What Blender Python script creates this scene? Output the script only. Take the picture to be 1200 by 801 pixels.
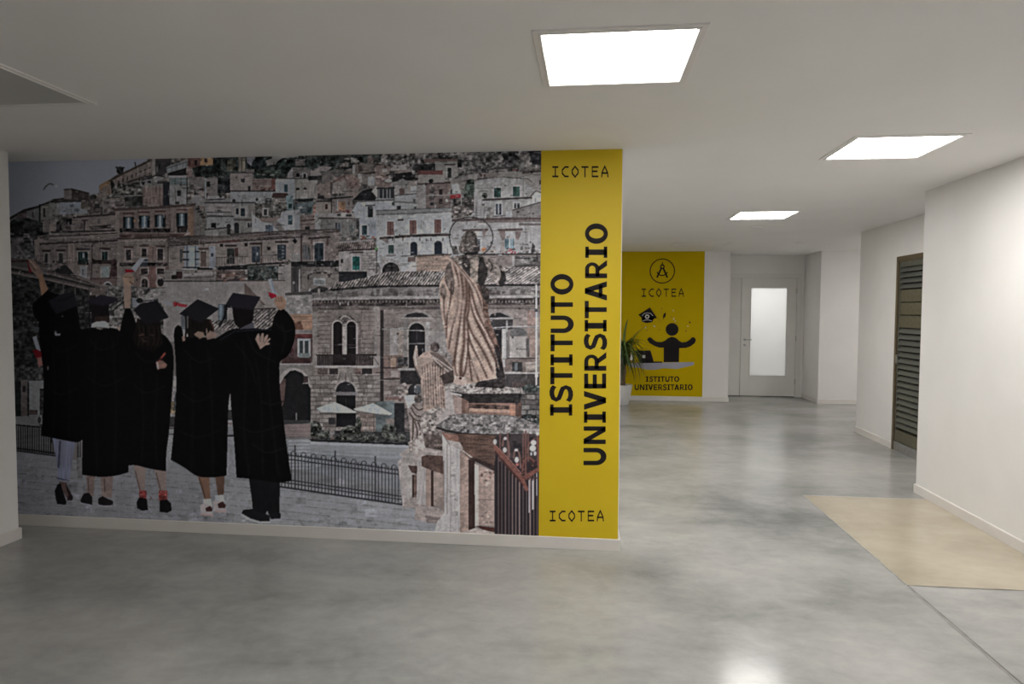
import bpy, bmesh, math, random
import numpy as np
from mathutils import Vector, Matrix

for o in list(bpy.data.objects): bpy.data.objects.remove(o, do_unlink=True)
scene = bpy.context.scene
COL = scene.collection
H = 2.705                                    # clear height of the hall
random.seed(3)

# ================================================================ camera
cam_data = bpy.data.cameras.new('camera'); cam = bpy.data.objects.new('camera', cam_data); COL.objects.link(cam)
cam_data.sensor_width = 36.0; cam_data.lens = 804.444/1200*36; cam_data.clip_start = .05; cam_data.clip_end = 100
YAW, PITCH, ROLL = -.1129, -.0464, .005
fw = Vector((math.sin(YAW)*math.cos(PITCH), math.cos(YAW)*math.cos(PITCH), math.sin(PITCH)))
rt0 = Vector((math.cos(YAW), -math.sin(YAW), 0)); up0 = rt0.cross(fw)
rt = math.cos(ROLL)*rt0+math.sin(ROLL)*up0; up = -math.sin(ROLL)*rt0+math.cos(ROLL)*up0
cam.matrix_world = Matrix(((rt.x, up.x, -fw.x, 0), (rt.y, up.y, -fw.y, 0), (rt.z, up.z, -fw.z, 1.6345), (0, 0, 0, 1)))
scene.camera = cam

# ================================================================ world, exposure
world = bpy.data.worlds.new('world'); scene.world = world; world.use_nodes = True
world.node_tree.nodes['Background'].inputs[0].default_value = (.8, .9, 1, 1)
world.node_tree.nodes['Background'].inputs[1].default_value = 0.0      # a closed interior: no daylight reaches it
vs = scene.view_settings
vs.view_transform = 'Standard'; vs.look = 'None'; vs.gamma = 1.0; vs.use_curve_mapping = False
vs.exposure = 2.04
LAMP = 7.0                                   # radiance of the lit ceiling panels

# ================================================================ materials (all node based)
def srgb(c): return tuple((v/255/12.92 if v/255 <= .04045 else ((v/255+.055)/1.055)**2.4) for v in c)
def nodes(m): return m.node_tree.nodes, m.node_tree.links
def base_mat(name, col, rough=.5, metal=0., spec=.5):
    m = bpy.data.materials.new(name); m.use_nodes = True
    b = m.node_tree.nodes['Principled BSDF']
    b.inputs['Base Color'].default_value = (*col, 1); b.inputs['Roughness'].default_value = rough
    b.inputs['Metallic'].default_value = metal; b.inputs['Specular IOR Level'].default_value = spec
    return m
def noisy(name, c0, c1, scale=4., rough=.5, metal=0., spec=.5, bump=0., bscale=None, stretch=(1, 1, 1), detail=6.):
    """two-tone procedural colour with optional fine relief"""
    m = base_mat(name, c0, rough, metal, spec); N, K = nodes(m); b = N['Principled BSDF']
    tc = N.new('ShaderNodeTexCoord'); mp = N.new('ShaderNodeMapping'); mp.inputs['Scale'].default_value = stretch
    K.new(tc.outputs['Object'], mp.inputs['Vector'])
    n = N.new('ShaderNodeTexNoise'); n.inputs['Scale'].default_value = scale; n.inputs['Detail'].default_value = detail
    K.new(mp.outputs['Vector'], n.inputs['Vector'])
    r = N.new('ShaderNodeValToRGB'); r.color_ramp.elements[0].color = (*c0, 1); r.color_ramp.elements[1].color = (*c1, 1)
    r.color_ramp.elements[0].position = .35; r.color_ramp.elements[1].position = .65
    K.new(n.outputs['Fac'], r.inputs['Fac']); K.new(r.outputs['Color'], b.inputs['Base Color'])
    if bump:
        n2 = N.new('ShaderNodeTexNoise'); n2.inputs['Scale'].default_value = bscale or 120; n2.inputs['Detail'].default_value = 3
        K.new(mp.outputs['Vector'], n2.inputs['Vector'])
        bp = N.new('ShaderNodeBump'); bp.inputs['Strength'].default_value = bump; bp.inputs['Distance'].default_value = .002
        K.new(n2.outputs['Fac'], bp.inputs['Height']); K.new(bp.outputs['Normal'], b.inputs['Normal'])
    return m
M = {}
M['wall'] = noisy('white_wall_paint', (.80, .785, .765), (.83, .815, .795), 2.5, .55, spec=.3, bump=.12, bscale=180)
M['ceiling'] = noisy('white_ceiling_paint', (.86, .845, .83), (.88, .865, .85), 1.8, .7, spec=.2, bump=.1, bscale=150)
M['skirting'] = noisy('white_skirting_lacquer', (.72, .69, .655), (.75, .72, .685), 6, .35, spec=.4)
M['door'] = noisy('white_door_lacquer', (.74, .735, .70), (.77, .765, .73), 3, .35, spec=.4)
M['frame_white'] = noisy('lamp_frame_paint', (.80, .78, .76), (.84, .82, .80), 5, .45)
M['metal'] = noisy('brushed_steel', (.42, .42, .41), (.52, .52, .51), 60, .3, .9)
M['bronze'] = noisy('bronze_anodised_frame', (.13, .098, .058), (.16, .12, .072), 12, .42, .35)
M['louvre'] = noisy('green_grey_louvre_metal', (.12, .125, .108), (.15, .155, .135), 14, .4, .35)
M['louvre_panel'] = noisy('olive_louvre_panel', (.105, .097, .062), (.14, .128, .084), 30, .5, .2, bump=.2, bscale=60)
M['threshold'] = noisy('threshold_steel', (.28, .28, .27), (.36, .36, .345), 20, .4, .5)
M['dark'] = noisy('gap_shade_black', (.015, .015, .015), (.022, .022, .022), 8, .9)  # near-black colour put in for the shade inside gaps
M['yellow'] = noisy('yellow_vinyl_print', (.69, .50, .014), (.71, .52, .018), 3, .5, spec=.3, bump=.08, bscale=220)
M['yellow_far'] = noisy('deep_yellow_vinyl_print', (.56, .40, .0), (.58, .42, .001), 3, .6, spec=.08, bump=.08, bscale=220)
M['ink'] = noisy('black_print_ink', (.014, .011, .013), (.018, .015, .017), 5, .6, spec=.12)
M['ink_lilac'] = noisy('pale_lilac_print_ink', (.36, .36, .44), (.40, .40, .48), 5, .5, spec=.3)
M['ink_white'] = noisy('white_print_ink', (.60, .60, .62), (.66, .66, .68), 5, .5, spec=.3)
M['ink_ochre'] = noisy('ochre_print_ink', (.30, .15, .02), (.36, .18, .03), 5, .5, spec=.3)
M['pot'] = noisy('white_glazed_pot', (.66, .65, .63), (.70, .69, .67), 5, .3)
M['soil'] = noisy('potting_soil', (.03, .02, .012), (.06, .045, .03), 60, .9, bump=.6, bscale=80)
M['bark'] = noisy('tan_bark', (.13, .085, .05), (.22, .155, .10), 30, .8, bump=.6, bscale=60, stretch=(1, 1, 3))
M['leaf'] = noisy('dark_green_leaf', (.025, .055, .012), (.06, .11, .022), 9, .4)
M['leaf_light'] = noisy('light_green_leaf', (.08, .14, .03), (.15, .21, .05), 9, .4)
M['tag'] = noisy('white_paper_tag', (.68, .67, .66), (.74, .73, .72), 8, .7)
M['lamp_off'] = noisy('unlit_opal_diffuser', (.52, .515, .50), (.54, .535, .52), 3, .45)
def lamp_mat():
    m = bpy.data.materials.new('lit_opal_diffuser'); m.use_nodes = True; N, K = nodes(m)
    N.remove(N['Principled BSDF']); e = N.new('ShaderNodeEmission'); e.inputs['Strength'].default_value = LAMP
    e.inputs['Color'].default_value = (1, .972, .94, 1)
    K.new(e.outputs[0], N['Material Output'].inputs['Surface']); return m
M['lamp_on'] = lamp_mat()
def glass_mat():
    m = bpy.data.materials.new('frosted_glass'); m.use_nodes = True; N, K = nodes(m); N.remove(N['Principled BSDF'])
    t = N.new('ShaderNodeBsdfTranslucent'); t.inputs['Color'].default_value = (.86, .875, .88, 1)
    g = N.new('ShaderNodeBsdfGlossy'); g.inputs['Roughness'].default_value = .2
    d = N.new('ShaderNodeBsdfDiffuse'); d.inputs['Color'].default_value = (.7, .7, .69, 1)
    a = N.new('ShaderNodeMixShader'); a.inputs[0].default_value = .1; K.new(t.outputs[0], a.inputs[1]); K.new(d.outputs[0], a.inputs[2])
    b = N.new('ShaderNodeMixShader'); b.inputs[0].default_value = .05; K.new(a.outputs[0], b.inputs[1]); K.new(g.outputs[0], b.inputs[2])
    K.new(b.outputs[0], N['Material Output'].inputs['Surface']); return m
M['glass'] = glass_mat()
def concrete(name, c_dark, c_mid, c_light, rlo, rhi, seed):
    """polished, power-floated concrete: broad clouds, trowel streaks, fine speckle"""
    m = base_mat(name, c_mid, .3, spec=.2); N, K = nodes(m); b = N['Principled BSDF']
    tc = N.new('ShaderNodeTexCoord')
    def nz(scale, detail, rough, dist, st=(1, 1, 1), off=0.):
        mp = N.new('ShaderNodeMapping'); mp.inputs['Scale'].default_value = st; mp.inputs['Location'].default_value = (seed+off, off*2, 0)
        K.new(tc.outputs['Object'], mp.inputs['Vector'])
        n = N.new('ShaderNodeTexNoise'); n.inputs['Scale'].default_value = scale; n.inputs['Detail'].default_value = detail
        n.inputs['Roughness'].default_value = rough; n.inputs['Distortion'].default_value = dist
        K.new(mp.outputs['Vector'], n.inputs['Vector']); return n.outputs['Fac']
    def mix(a, b_, f):
        x = N.new('ShaderNodeMix'); x.data_type = 'FLOAT'; x.inputs[0].default_value = f
        K.new(a, x.inputs[2]); K.new(b_, x.inputs[3]); return x.outputs[0]
    big = nz(.62, 2, .45, .2); mid = nz(1.5, 4, .55, .3, (.8, 1.15, 1), 3.); fine = nz(9, 9, .68, .3, (.75, 1, 1), 7.)
    v = mix(mix(big, mid, .45), fine, .22)
    r = N.new('ShaderNodeValToRGB'); e = r.color_ramp.elements
    e[0].position = .33; e[0].color = (*c_dark, 1); e[1].position = .66; e[1].color = (*c_light, 1)
    k = e.new(.49); k.color = (*c_mid, 1)
    K.new(v, r.inputs['Fac']); K.new(r.outputs['Color'], b.inputs['Base Color'])
    mr = N.new('ShaderNodeMapRange'); mr.inputs['From Min'].default_value = .35; mr.inputs['From Max'].default_value = .65
    mr.inputs['To Min'].default_value = rlo; mr.inputs['To Max'].default_value = rhi
    K.new(mid, mr.inputs['Value']); K.new(mr.outputs['Result'], b.inputs['Roughness'])
    bp = N.new('ShaderNodeBump'); bp.inputs['Strength'].default_value = .06; bp.inputs['Distance'].default_value = .004
    K.new(fine, bp.inputs['Height']); K.new(bp.outputs['Normal'], b.inputs['Normal'])
    return m
M['floor'] = concrete('polished_grey_concrete', (.19, .195, .19), (.345, .345, .333), (.49, .48, .46), .15, .22, 2.3)
M['patch'] = concrete('tan_repair_concrete', (.34, .30, .228), (.45, .40, .312), (.54, .485, .385), .17, .24, 4.7)
M['joint'] = noisy('pale_floor_joint', (.30, .295, .275), (.40, .39, .365), 18, .7)
M['joint_dark'] = noisy('dark_floor_joint', (.13, .125, .115), (.2, .195, .18), 18, .8)
def print_mat():
    m = base_mat('photo_print_on_vinyl', (.4, .4, .4), .6, spec=.12); N, K = nodes(m); b = N['Principled BSDF']
    a = N.new('ShaderNodeAttribute'); a.attribute_name = 'print'; a.attribute_type = 'GEOMETRY'
    n = N.new('ShaderNodeTexNoise'); n.inputs['Scale'].default_value = 160; n.inputs['Detail'].default_value = 2
    tc = N.new('ShaderNodeTexCoord'); K.new(tc.outputs['Object'], n.inputs['Vector'])
    mr = N.new('ShaderNodeMapRange'); mr.inputs['To Min'].default_value = .86; mr.inputs['To Max'].default_value = 1.14; K.new(n.outputs['Fac'], mr.inputs['Value'])
    x = N.new('ShaderNodeVectorMath'); x.operation = 'SCALE'; K.new(a.outputs['Color'], x.inputs[0]); K.new(mr.outputs['Result'], x.inputs['Scale'])
    K.new(x.outputs[0], b.inputs['Base Color']); return m
M['print'] = print_mat()

# ================================================================ mesh helpers
def obj(name, bm_or_mesh, mat, parent=None, smooth=False):
    if isinstance(bm_or_mesh, bmesh.types.BMesh):
        me = bpy.data.meshes.new(name); bmesh.ops.recalc_face_normals(bm_or_mesh, faces=bm_or_mesh.faces); bm_or_mesh.to_mesh(me); bm_or_mesh.free()
    else: me = bm_or_mesh
    if mat and not me.materials: me.materials.append(M[mat] if isinstance(mat, str) else mat)
    if smooth:
        for p in me.polygons: p.use_smooth = True
    o = bpy.data.objects.new(name, me); COL.objects.link(o)
    if parent: o.parent = parent
    return o
def tag(o, label, cat=None, group=None, kind=None):
    if label: o['label'] = label
    if cat: o['category'] = cat
    if group: o['group'] = group
    if kind: o['kind'] = kind
    return o
def thing(name, label, cat, loc=(0, 0, 0), group=None, kind=None):
    o = bpy.data.objects.new(name, None); COL.objects.link(o); o.location = loc; o.empty_display_size = .1
    return tag(o, label, cat, group, kind)
def box(bm, x0, y0, z0, x1, y1, z1, bev=0.):
    v = [bm.verts.new((x, y, z)) for x in (x0, x1) for y in (y0, y1) for z in (z0, z1)]
    fs = [(0, 1, 3, 2), (4, 6, 7, 5), (0, 4, 5, 1), (2, 3, 7, 6), (0, 2, 6, 4), (1, 5, 7, 3)]
    f = [bm.faces.new([v[i] for i in q]) for q in fs]
    if bev: bmesh.ops.bevel(bm, geom=list({e for q in f for e in q.edges}), offset=bev, segments=2, affect='EDGES', profile=.7)
    return bm
def B_(x0, y0, z0, x1, y1, z1, bev=0.): return box(bmesh.new(), x0, y0, z0, x1, y1, z1, bev)
def tube(bm, pts, r, n=8, cap=True):
    """round bar along a polyline; r may be one radius or one per point"""
    rs = r if isinstance(r, (list, tuple)) else [r]*len(pts); rings = []
    for i, p in enumerate(pts):
        p = Vector(p); a = Vector(pts[max(i-1, 0)]); c = Vector(pts[min(i+1, len(pts)-1)]); d = (c-a).normalized()
        s = d.cross(Vector((0, 0, 1)) if abs(d.z) < .9 else Vector((1, 0, 0))).normalized(); t = d.cross(s)
        rings.append([bm.verts.new(p+rs[i]*(math.cos(k*2*math.pi/n)*s+math.sin(k*2*math.pi/n)*t)) for k in range(n)])
    for a, c in zip(rings, rings[1:]):
        for k in range(n): bm.faces.new((a[k], a[(k+1) % n], c[(k+1) % n], c[k]))
    if cap: bm.faces.new(rings[0]); bm.faces.new(rings[-1])
    return bm
def lathe(bm, prof, n=32, cx=0, cy=0, cz=0):
    rings = [[bm.verts.new((cx+r*math.cos(k*2*math.pi/n), cy+r*math.sin(k*2*math.pi/n), cz+z)) for k in range(n)] for r, z in prof]
    for a, c in zip(rings, rings[1:]):
        for k in range(n): bm.faces.new((a[k], a[(k+1) % n], c[(k+1) % n], c[k]))
    bm.faces.new(rings[0]); bm.faces.new(rings[-1]); return bm

# ================================================================ the room
X_L, X_R, Y_M, X_M = -4.0, 2.95, 4.66, .207       # left wall, right wall, mural wall, end of the mural wall
Y_P, X_D, Y_DE = 6.53, 3.612, 9.76                 # end of near right wall, louvred-door wall, its far end
Y_F, X_Y, X_A, X_B, Y_D = 12.69, 2.035, 2.487, 4.04, 13.6
SK = .082
floor = tag(obj('floor', B_(-7, -3.2, -.12, 6.6, 15.8, 0), 'floor'), 'polished grey concrete floor of the hall', 'floor', kind='structure')
tag(obj('ceiling', B_(-7, -3.2, H, 6.6, 15.8, H+.1), 'ceiling'), 'flat white painted ceiling with recessed square lights', 'ceiling', kind='structure')
def wall(name, b, label): return tag(obj(name, B_(*b), 'wall'), label, 'wall', kind='structure')
wall('wall_mural', (-4.9, Y_M, 0, X_M, Y_M+.22, H), 'wall carrying the town mural and the yellow panel')
wall('wall_left', (X_L-.25, 2.7, 0, X_L, 4.365, H), 'white wall along the left edge of the hall')
wall('wall_left_outer', (-7.0, -3.2, 0, -6.85, 4.2, H), 'unseen white wall of a side space added to dim the left')  # unseen side space, added so less light bounces onto the left
wall('wall_left_rear', (-6.85, 4.0, 0, -4.9, 4.2, H), 'unseen white rear wall of the side space added to dim the left')
wall('wall_left_return', (-5.0, 4.0, 0, -4.9, Y_M+.22, H), 'white end of the slot beside the mural')
wall('wall_right', (X_R, -3.0, 0, X_R+.62, Y_P, H), 'broad white wall on the right, nearest the camera')
wall('wall_back', (-6.85, -3.2, 0, 3.6, -3.0, H), 'white wall behind the camera')
DY0, DY1, DZ = 7.70, 8.622, 2.285                 # louvred door opening
bm = bmesh.new(); box(bm, X_D, Y_P, 0, X_D+.2, DY0, H); box(bm, X_D, DY1, 0, X_D+.2, Y_DE, H); box(bm, X_D, DY0, DZ, X_D+.2, DY1, H)
tag(obj('wall_right_recess', bm, 'wall'), 'white recessed wall around the louvred metal door', 'wall', kind='structure')
wall('wall_far', (-3.2, Y_F, 0, X_A, Y_F+.15, H), 'far white wall behind the yellow poster panel')
bm = bmesh.new(); box(bm, X_A-.15, Y_F+.15, 0, X_A, Y_D, H); box(bm, X_A-.15, Y_D, 2.345, X_B+.15, Y_D+.15, H); box(bm, X_A-.15, Y_D, 0, 2.57, Y_D+.15, 2.345); box(bm, 3.975, Y_D, 0, X_B+.15, Y_D+.15, 2.345)
tag(obj('wall_far_recess', bm, 'wall'), 'white recess wall around the glazed door', 'wall', kind='structure')
wall('wall_far_pier', (X_B, Y_F, 0, 6.5, Y_D, H), 'white projecting pier right of the glazed door')
wall('wall_corridor_end', (6.4, Y_DE, 0, 6.55, Y_F, H), 'white end wall of the side corridor')
wall('wall_corridor_side', (X_D+.2, Y_DE-.15, 0, 6.55, Y_DE, H), 'white side wall of the side corridor')
wall('wall_rear_left', (-3.3, Y_M+.22, 0, -3.2, Y_F, H), 'white side wall behind the mural')
bm = bmesh.new(); box(bm, X_A-.4, 15.5, 0, 4.6, 15.6, H); box(bm, X_A-.5, Y_D+.15, 0, X_A-.4, 15.6, H); box(bm, 4.5, Y_D+.15, 0, 4.6, 15.6, H)
tag(obj('wall_office', bm, 'wall'), 'white walls of the lit office behind the glazed door', 'wall', kind='structure')
def skirt(name, pts, label, h=SK, t=.013):
    """skirting board following a wall foot; pts run with the room on the left-hand side"""
    bm = bmesh.new(); n = len(pts)
    P = [Vector((x, y)) for x, y in pts]; off = []
    for i in range(n):
        d0 = (P[i]-P[i-1]).normalized() if i else None; d1 = (P[i+1]-P[i]).normalized() if i < n-1 else None
        nn = [Vector((-d.y, d.x)) for d in (d0, d1) if d is not None]
        v = sum(nn, Vector((0, 0))); off.append(P[i]+(v/(v.dot(nn[0])))*t)
    for i in range(n-1):
        a, b, c, d = P[i], P[i+1], off[i+1], off[i]
        q = [bm.verts.new((p.x, p.y, z)) for z in (.001, h-.004) for p in (a, b, c, d)]
        m1 = (d-a)*.25; top = [bm.verts.new((p.x, p.y, h)) for p in (a, b, b+(c-b)*.6, a+(d-a)*.6)]
        for f in ((0, 3, 2, 1), (2, 3, 7, 6), (0, 4, 7, 3), (1, 2, 6, 5)): bm.faces.new([q[k] for k in f])
        bm.faces.new((q[7], top[3], top[2], q[6])); bm.faces.new((top[3], top[0], top[1], top[2])); bm.faces.new((q[4], top[0], top[3], q[7])); bm.faces.new((q[5], q[6], top[2], top[1])); bm.faces.new((q[0], q[1], q[5], top[1], top[0], q[4]))
    return tag(obj(name, bm, 'skirting'), label, 'baseboard', kind='structure')
skirt('baseboard_mural', [(X_M, Y_M+.22), (X_M, Y_M), (-4.9, Y_M)], 'white skirting board under the mural')
skirt('baseboard_left', [(X_L-.25, 4.365), (X_L, 4.365), (X_L, 2.7)], 'white skirting board of the left wall')
skirt('baseboard_right', [(X_R, -3.0), (X_R, Y_P), (X_D, Y_P), (X_D, DY0)], 'white skirting board of the broad right wall')
skirt('baseboard_right_recess', [(X_D, DY1), (X_D, Y_DE), (6.4, Y_DE)], 'white skirting board beside the louvred door')
skirt('baseboard_far', [(X_A, Y_D), (X_A, Y_F), (-3.2, Y_F)], 'white skirting board below the far yellow poster')
skirt('baseboard_far_pier', [(6.4, Y_F), (X_B, Y_F), (X_B, Y_D)], 'white skirting board of the far pier')

# ---- floor: tan repair patch and saw-cut joints
PX_0, PX_1, PY_0, PY_1 = 1.905, X_R-.014, 4.285, 6.30
bm = bmesh.new(); rr = random.Random(4)
edge = []
for (ax, ay), (bx, by), n in (((PX_0, PY_0), (PX_1, PY_0), 14), ((PX_1, PY_0), (PX_1, PY_1), 2), ((PX_1, PY_1), (PX_0, PY_1), 16), ((PX_0, PY_1), (PX_0, PY_0), 24)):
    for k in range(n):
        s = k/n; j = .008 if k else 0
        edge.append((ax+(bx-ax)*s+rr.uniform(-j, j), ay+(by-ay)*s+rr.uniform(-j, j)))
lo = [bm.verts.new((x, y, .0002)) for x, y in edge]; hi = [bm.verts.new((x, y, .0016)) for x, y in edge]
bm.faces.new(hi)
for k in range(len(edge)): bm.faces.new((lo[k], lo[(k+1) % len(edge)], hi[(k+1) % len(edge)], hi[k]))
tag(obj('repair_patch', bm, 'patch', floor), 'tan square of newer concrete let into the grey floor')
def joint(x0, y0, x1, y1, w, mat):
    bm = bmesh.new(); d = Vector((x1-x0, y1-y0)).normalized(); s = Vector((-d.y, d.x))*w/2
    n = 14; a = [(x0+(x1-x0)*k/n+rr.uniform(-.002, .002), y0+(y1-y0)*k/n+rr.uniform(-.002, .002)) for k in range(n+1)]
    l = [bm.verts.new((x-s.x, y-s.y, .0021)) for x, y in a]; r = [bm.verts.new((x+s.x, y+s.y, .0021)) for x, y in a]
    for k in range(n): bm.faces.new((l[k], r[k], r[k+1], l[k+1]))
    return obj('floor_joint', bm, mat, floor)
joint(1.893, -2.9, 1.897, PY_0, .009, 'joint'); joint(1.905, -2.9, 1.908, PY_0, .006, 'joint_dark')
joint(PX_0, PY_0, PX_0, PY_1, .006, 'joint'); joint(PX_0, PY_0-.004, PX_1, PY_0-.004, .007, 'joint_dark'); joint(PX_0, PY_1, PX_1, PY_1, .012, 'joint')

# ================================================================ square ceiling panels
def ceiling_panel(x, y, on, label, s=.67, lit=.582):
    t = thing('ceiling_light', label, 'ceiling light', (x, y, H), 'square recessed ceiling panels')
    a, b = s/2, lit/2; bm = bmesh.new()
    prof = ((a, 0.), (a-.003, -.006), (b+.020, -.006), (b+.018, -.0095), (b+.009, -.0095), (b+.006, -.005), (b, -.004))
    rings = [[bm.verts.new((sx*r, sy*r, z)) for sx, sy in ((-1, -1), (1, -1), (1, 1), (-1, 1))] for r, z in prof]
    for p, q in zip(rings, rings[1:]):
        for k in range(4): bm.faces.new((p[k], p[(k+1) % 4], q[(k+1) % 4], q[k]))
    obj('trim_frame', bm, 'frame_white', t)
    bm = B_(-b-.002, -b-.002, -.0045, b+.002, b+.002, -.0012)
    tag(obj('diffuser', bm, 'lamp_on' if on else 'lamp_off', t), 'glowing white diffuser' if on else 'dull grey unlit diffuser')
    return t
ceiling_panel(.100, 3.003, True, 'large lit square ceiling panel nearest the camera, above the yellow column')
ceiling_panel(1.925, 4.771, True, 'lit square ceiling panel beside the broad right wall')
ceiling_panel(1.900, 7.964, True, 'lit square ceiling panel farthest away, before the glazed door')
ceiling_panel(-2.915, 3.052, False, 'unlit grey square ceiling panel at the upper left')
ceiling_panel(1.92, .72, True, 'lit square ceiling panel overhead on the right, behind the frame edge')
for x, y, lab in ((.25, .95, 'unseen lit ceiling panel added behind the camera to brighten the middle of the hall'), 
                  (-.32, 6.3, 'unseen lit ceiling panel added close behind the mural wall to brighten the far area'), (-.95, 9.5, 'unseen lit ceiling panel added behind the mural to brighten the poster end'), (5.7, 10.7, 'unseen lit ceiling panel added in the side corridor to brighten the far walls')):
    ceiling_panel(x, y, True, lab)  # unseen panels added to brighten and even out the hall
t = thing('ceiling_hatch', 'flush white access hatch in the far ceiling before the yellow poster', 'hatch', (1.74, 11.32, H))
bm = bmesh.new()
for (x0, y0, x1, y1) in ((-.44, -.29, .44, -.277), (-.44, .277, .44, .29), (-.44, -.277, -.427, .277), (.427, -.277, .44, .277)): box(bm, x0, y0, -.008, x1, y1, -.0005)
obj('hatch_frame', bm, 'frame_white', t); obj('hatch_panel', B_(-.422, -.272, -.004, .422, .272, -.0005), 'ceiling', t)
def vent(x, y, w, label):
    t = thing('ceiling_vent', label, 'vent', (x, y, H)); bm = bmesh.new()
    for (x0, y0, x1, y1) in ((-w, -.05, w, -.04), (-w, .04, w, .05), (-w, -.04, -w+.01, .04), (w-.01, -.04, w, .04)): box(bm, x0, y0, -.007, x1, y1, -.0005)
    obj('vent_frame', bm, 'frame_white', t); obj('vent_shade_plate', B_(-w+.01, -.04, -.002, w-.01, .04, -.0005), 'dark', t)  # dark plate stands in for the shade behind the slats
    me = None
    for k in range(4):
        o = obj('vent_slat', B_(-w+.01, -.006, -.006, w-.01, .006, -.0025), 'frame_white', t) if me is None else obj('vent_slat', me, None, t)
        me = o.data; o.location = (0, -.03+.02*k, 0)
vent(2.09, 9.01, .085, 'small slotted ceiling vent behind the farthest lit panel'); vent(3.24, 11.16, .07, 'small slotted ceiling vent nearest the far pier')

# ================================================================ glazed door at the far end
d1 = thing('door_1', 'white door with a tall frosted glass pane and narrow side leaf', 'door', (0, Y_D, 0), kind='structure')
bm = bmesh.new()
box(bm, 2.545, -.02, 0, 2.60, .15, 2.268); box(bm, 3.90, -.02, 0, 3.99, .15, 2.268); box(bm, 2.545, -.02, 2.268, 3.99, .15, 2.352)
box(bm, 2.60, .048, 0, 2.62, .09, 2.268); box(bm, 3.88, .048, 0, 3.90, .09, 2.268); box(bm, 2.62, .048, 2.245, 3.88, .09, 2.268); box(bm, 2.862, .048, 0, 2.90, .09, 2.245)
obj('door_frame', bm, 'door', d1)
obj('side_leaf', B_(2.602, .0, .012, 2.878, .045, 2.262, .004), 'door', d1)
bm = bmesh.new(); y0, y1 = -.006, .042
for q in ((2.884, .012, 3.056, 2.262), (3.722, .012, 3.896, 2.262), (3.056, .012, 3.722, .400), (3.056, 2.086, 3.722, 2.262)): box(bm, q[0], y0, q[1], q[2], y1, q[3])
leaf = obj('door_leaf', bm, 'door', d1)
bm = bmesh.new()
for q in ((3.05, .394, 3.728, .406), (3.05, 2.08, 3.728, 2.092), (3.05, .406, 3.062, 2.08), (3.716, .406, 3.728, 2.08)): box(bm, q[0], -.014, q[1], q[2], -.006, q[3])
obj('glazing_bead', bm, 'door', leaf)
tag(obj('glass_pane', B_(3.056, .010, .400, 3.722, .018, 2.086), 'glass', leaf), 'frosted glass pane lit from the room behind')
bm = bmesh.new(); tube(bm, [(2.955, -.006, 1.09), (2.955, -.055, 1.09), (2.962, -.06, 1.09), (3.075, -.06, 1.092)], .010, 10)
obj('handle', bm, 'metal', leaf)
for z in (1.09, .985):
    bm = lathe(bmesh.new(), ((.024, 0), (.024, .005), (.02, .008)), 20); bmesh.ops.rotate(bm, verts=bm.verts, cent=(0, 0, 0), matrix=Matrix.Rotation(math.pi/2, 3, 'X')); bmesh.ops.translate(bm, verts=bm.verts, vec=(2.955, -.006, z))
    obj('rosette', bm, 'metal', leaf)
me = None
for z in (.30, 1.12, 2.02):
    if me is None: o = obj('hinge', tube(bmesh.new(), [(0, 0, -.05), (0, 0, .05)], .009, 10), 'metal', d1); me = o.data
    else: o = obj('hinge', me, None, d1)
    o.location = (3.898, -.016, z)
obj('door_gap_shade_strip', B_(2.60, .02, .0005, 3.90, .03, .012), 'dark', d1)  # dark strip stands in for the shade under the door
op = ceiling_panel(3.2, 14.75, True, 'lit square ceiling panel inside the office behind the frosted pane')

# ================================================================ louvred metal door in the right recess
d2 = thing('door_2', 'bronze framed metal door of grey green louvre slats', 'door', (X_D, 0, 0), kind='structure')
bm = bmesh.new(); box(bm, -.012, DY0, 0, .05, DY0+.05, DZ); box(bm, -.012, DY1-.05, 0, .05, DY1, DZ); box(bm, -.012, DY0+.05, DZ-.06, .05, DY1-.05, DZ)
obj('door_frame', bm, 'bronze', d2)
a, b = DY0+.052, DY1-.052; bm = bmesh.new()
box(bm, .004, a, .11, .04, a+.022, DZ-.062); box(bm, .004, b-.022, .11, .04, b, DZ-.062); box(bm, .004, a+.022, 2.16, .04, b-.022, DZ-.062)
leaf2 = obj('louvre_leaf', bm, 'louvre', d2); obj('louvre_shade_sheet', B_(.038, a+.02, .12, .044, b-.02, 2.18), 'dark', leaf2)  # near-black sheet stands in for the shade between louvres
def louvre_mesh(w, h=.066):
    bm = bmesh.new(); prof = ((.034, h*.40), (.029, h*.44), (-.002, -h*.22), (-.006, -h*.36), (.001, -h*.40), (.034, h*.30))
    l = [bm.verts.new((x, -w/2, z)) for x, z in prof]; r = [bm.verts.new((x, w/2, z)) for x, z in prof]; n = len(prof)
    for k in range(n): bm.faces.new((l[k], l[(k+1) % n], r[(k+1) % n], r[k]))
    bm.faces.new(l); bm.faces.new(r); return bm
yc = (a+b)/2; ww = b-a-.046; me = None
zs = [2.125-.064*k for k in range(4)]+[1.415-.0695*k for k in range(17)]
for z in zs:
    if me is None: o = obj('louvre_slat', louvre_mesh(ww), 'louvre', leaf2); me = o.data
    else: o = obj('louvre_slat', me, None, leaf2)
    o.location = (0, yc, z)
me = None
for k in range(3):
    if me is None: o = obj('flat_panel', B_(.006, -ww/2, -.070, .034, ww/2, .070, .004), 'louvre_panel', leaf2); me = o.data
    else: o = obj('flat_panel', me, None, leaf2)
    o.location = (0, yc, 1.822-.149*k)
obj('kick_plate', B_(.002, a+.022, .112, .036, b-.022, .245, .003), 'louvre_panel', leaf2)
obj('threshold', B_(-.006, DY0+.05, .001, .05, DY1-.05, .105, .004), 'threshold', d2)
obj('lock', B_(-.02, b-.03, 1.03, .004, b-.004, 1.13, .004), 'metal', leaf2)

SKH = SK; PRINT_GAIN = 2.35
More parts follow.
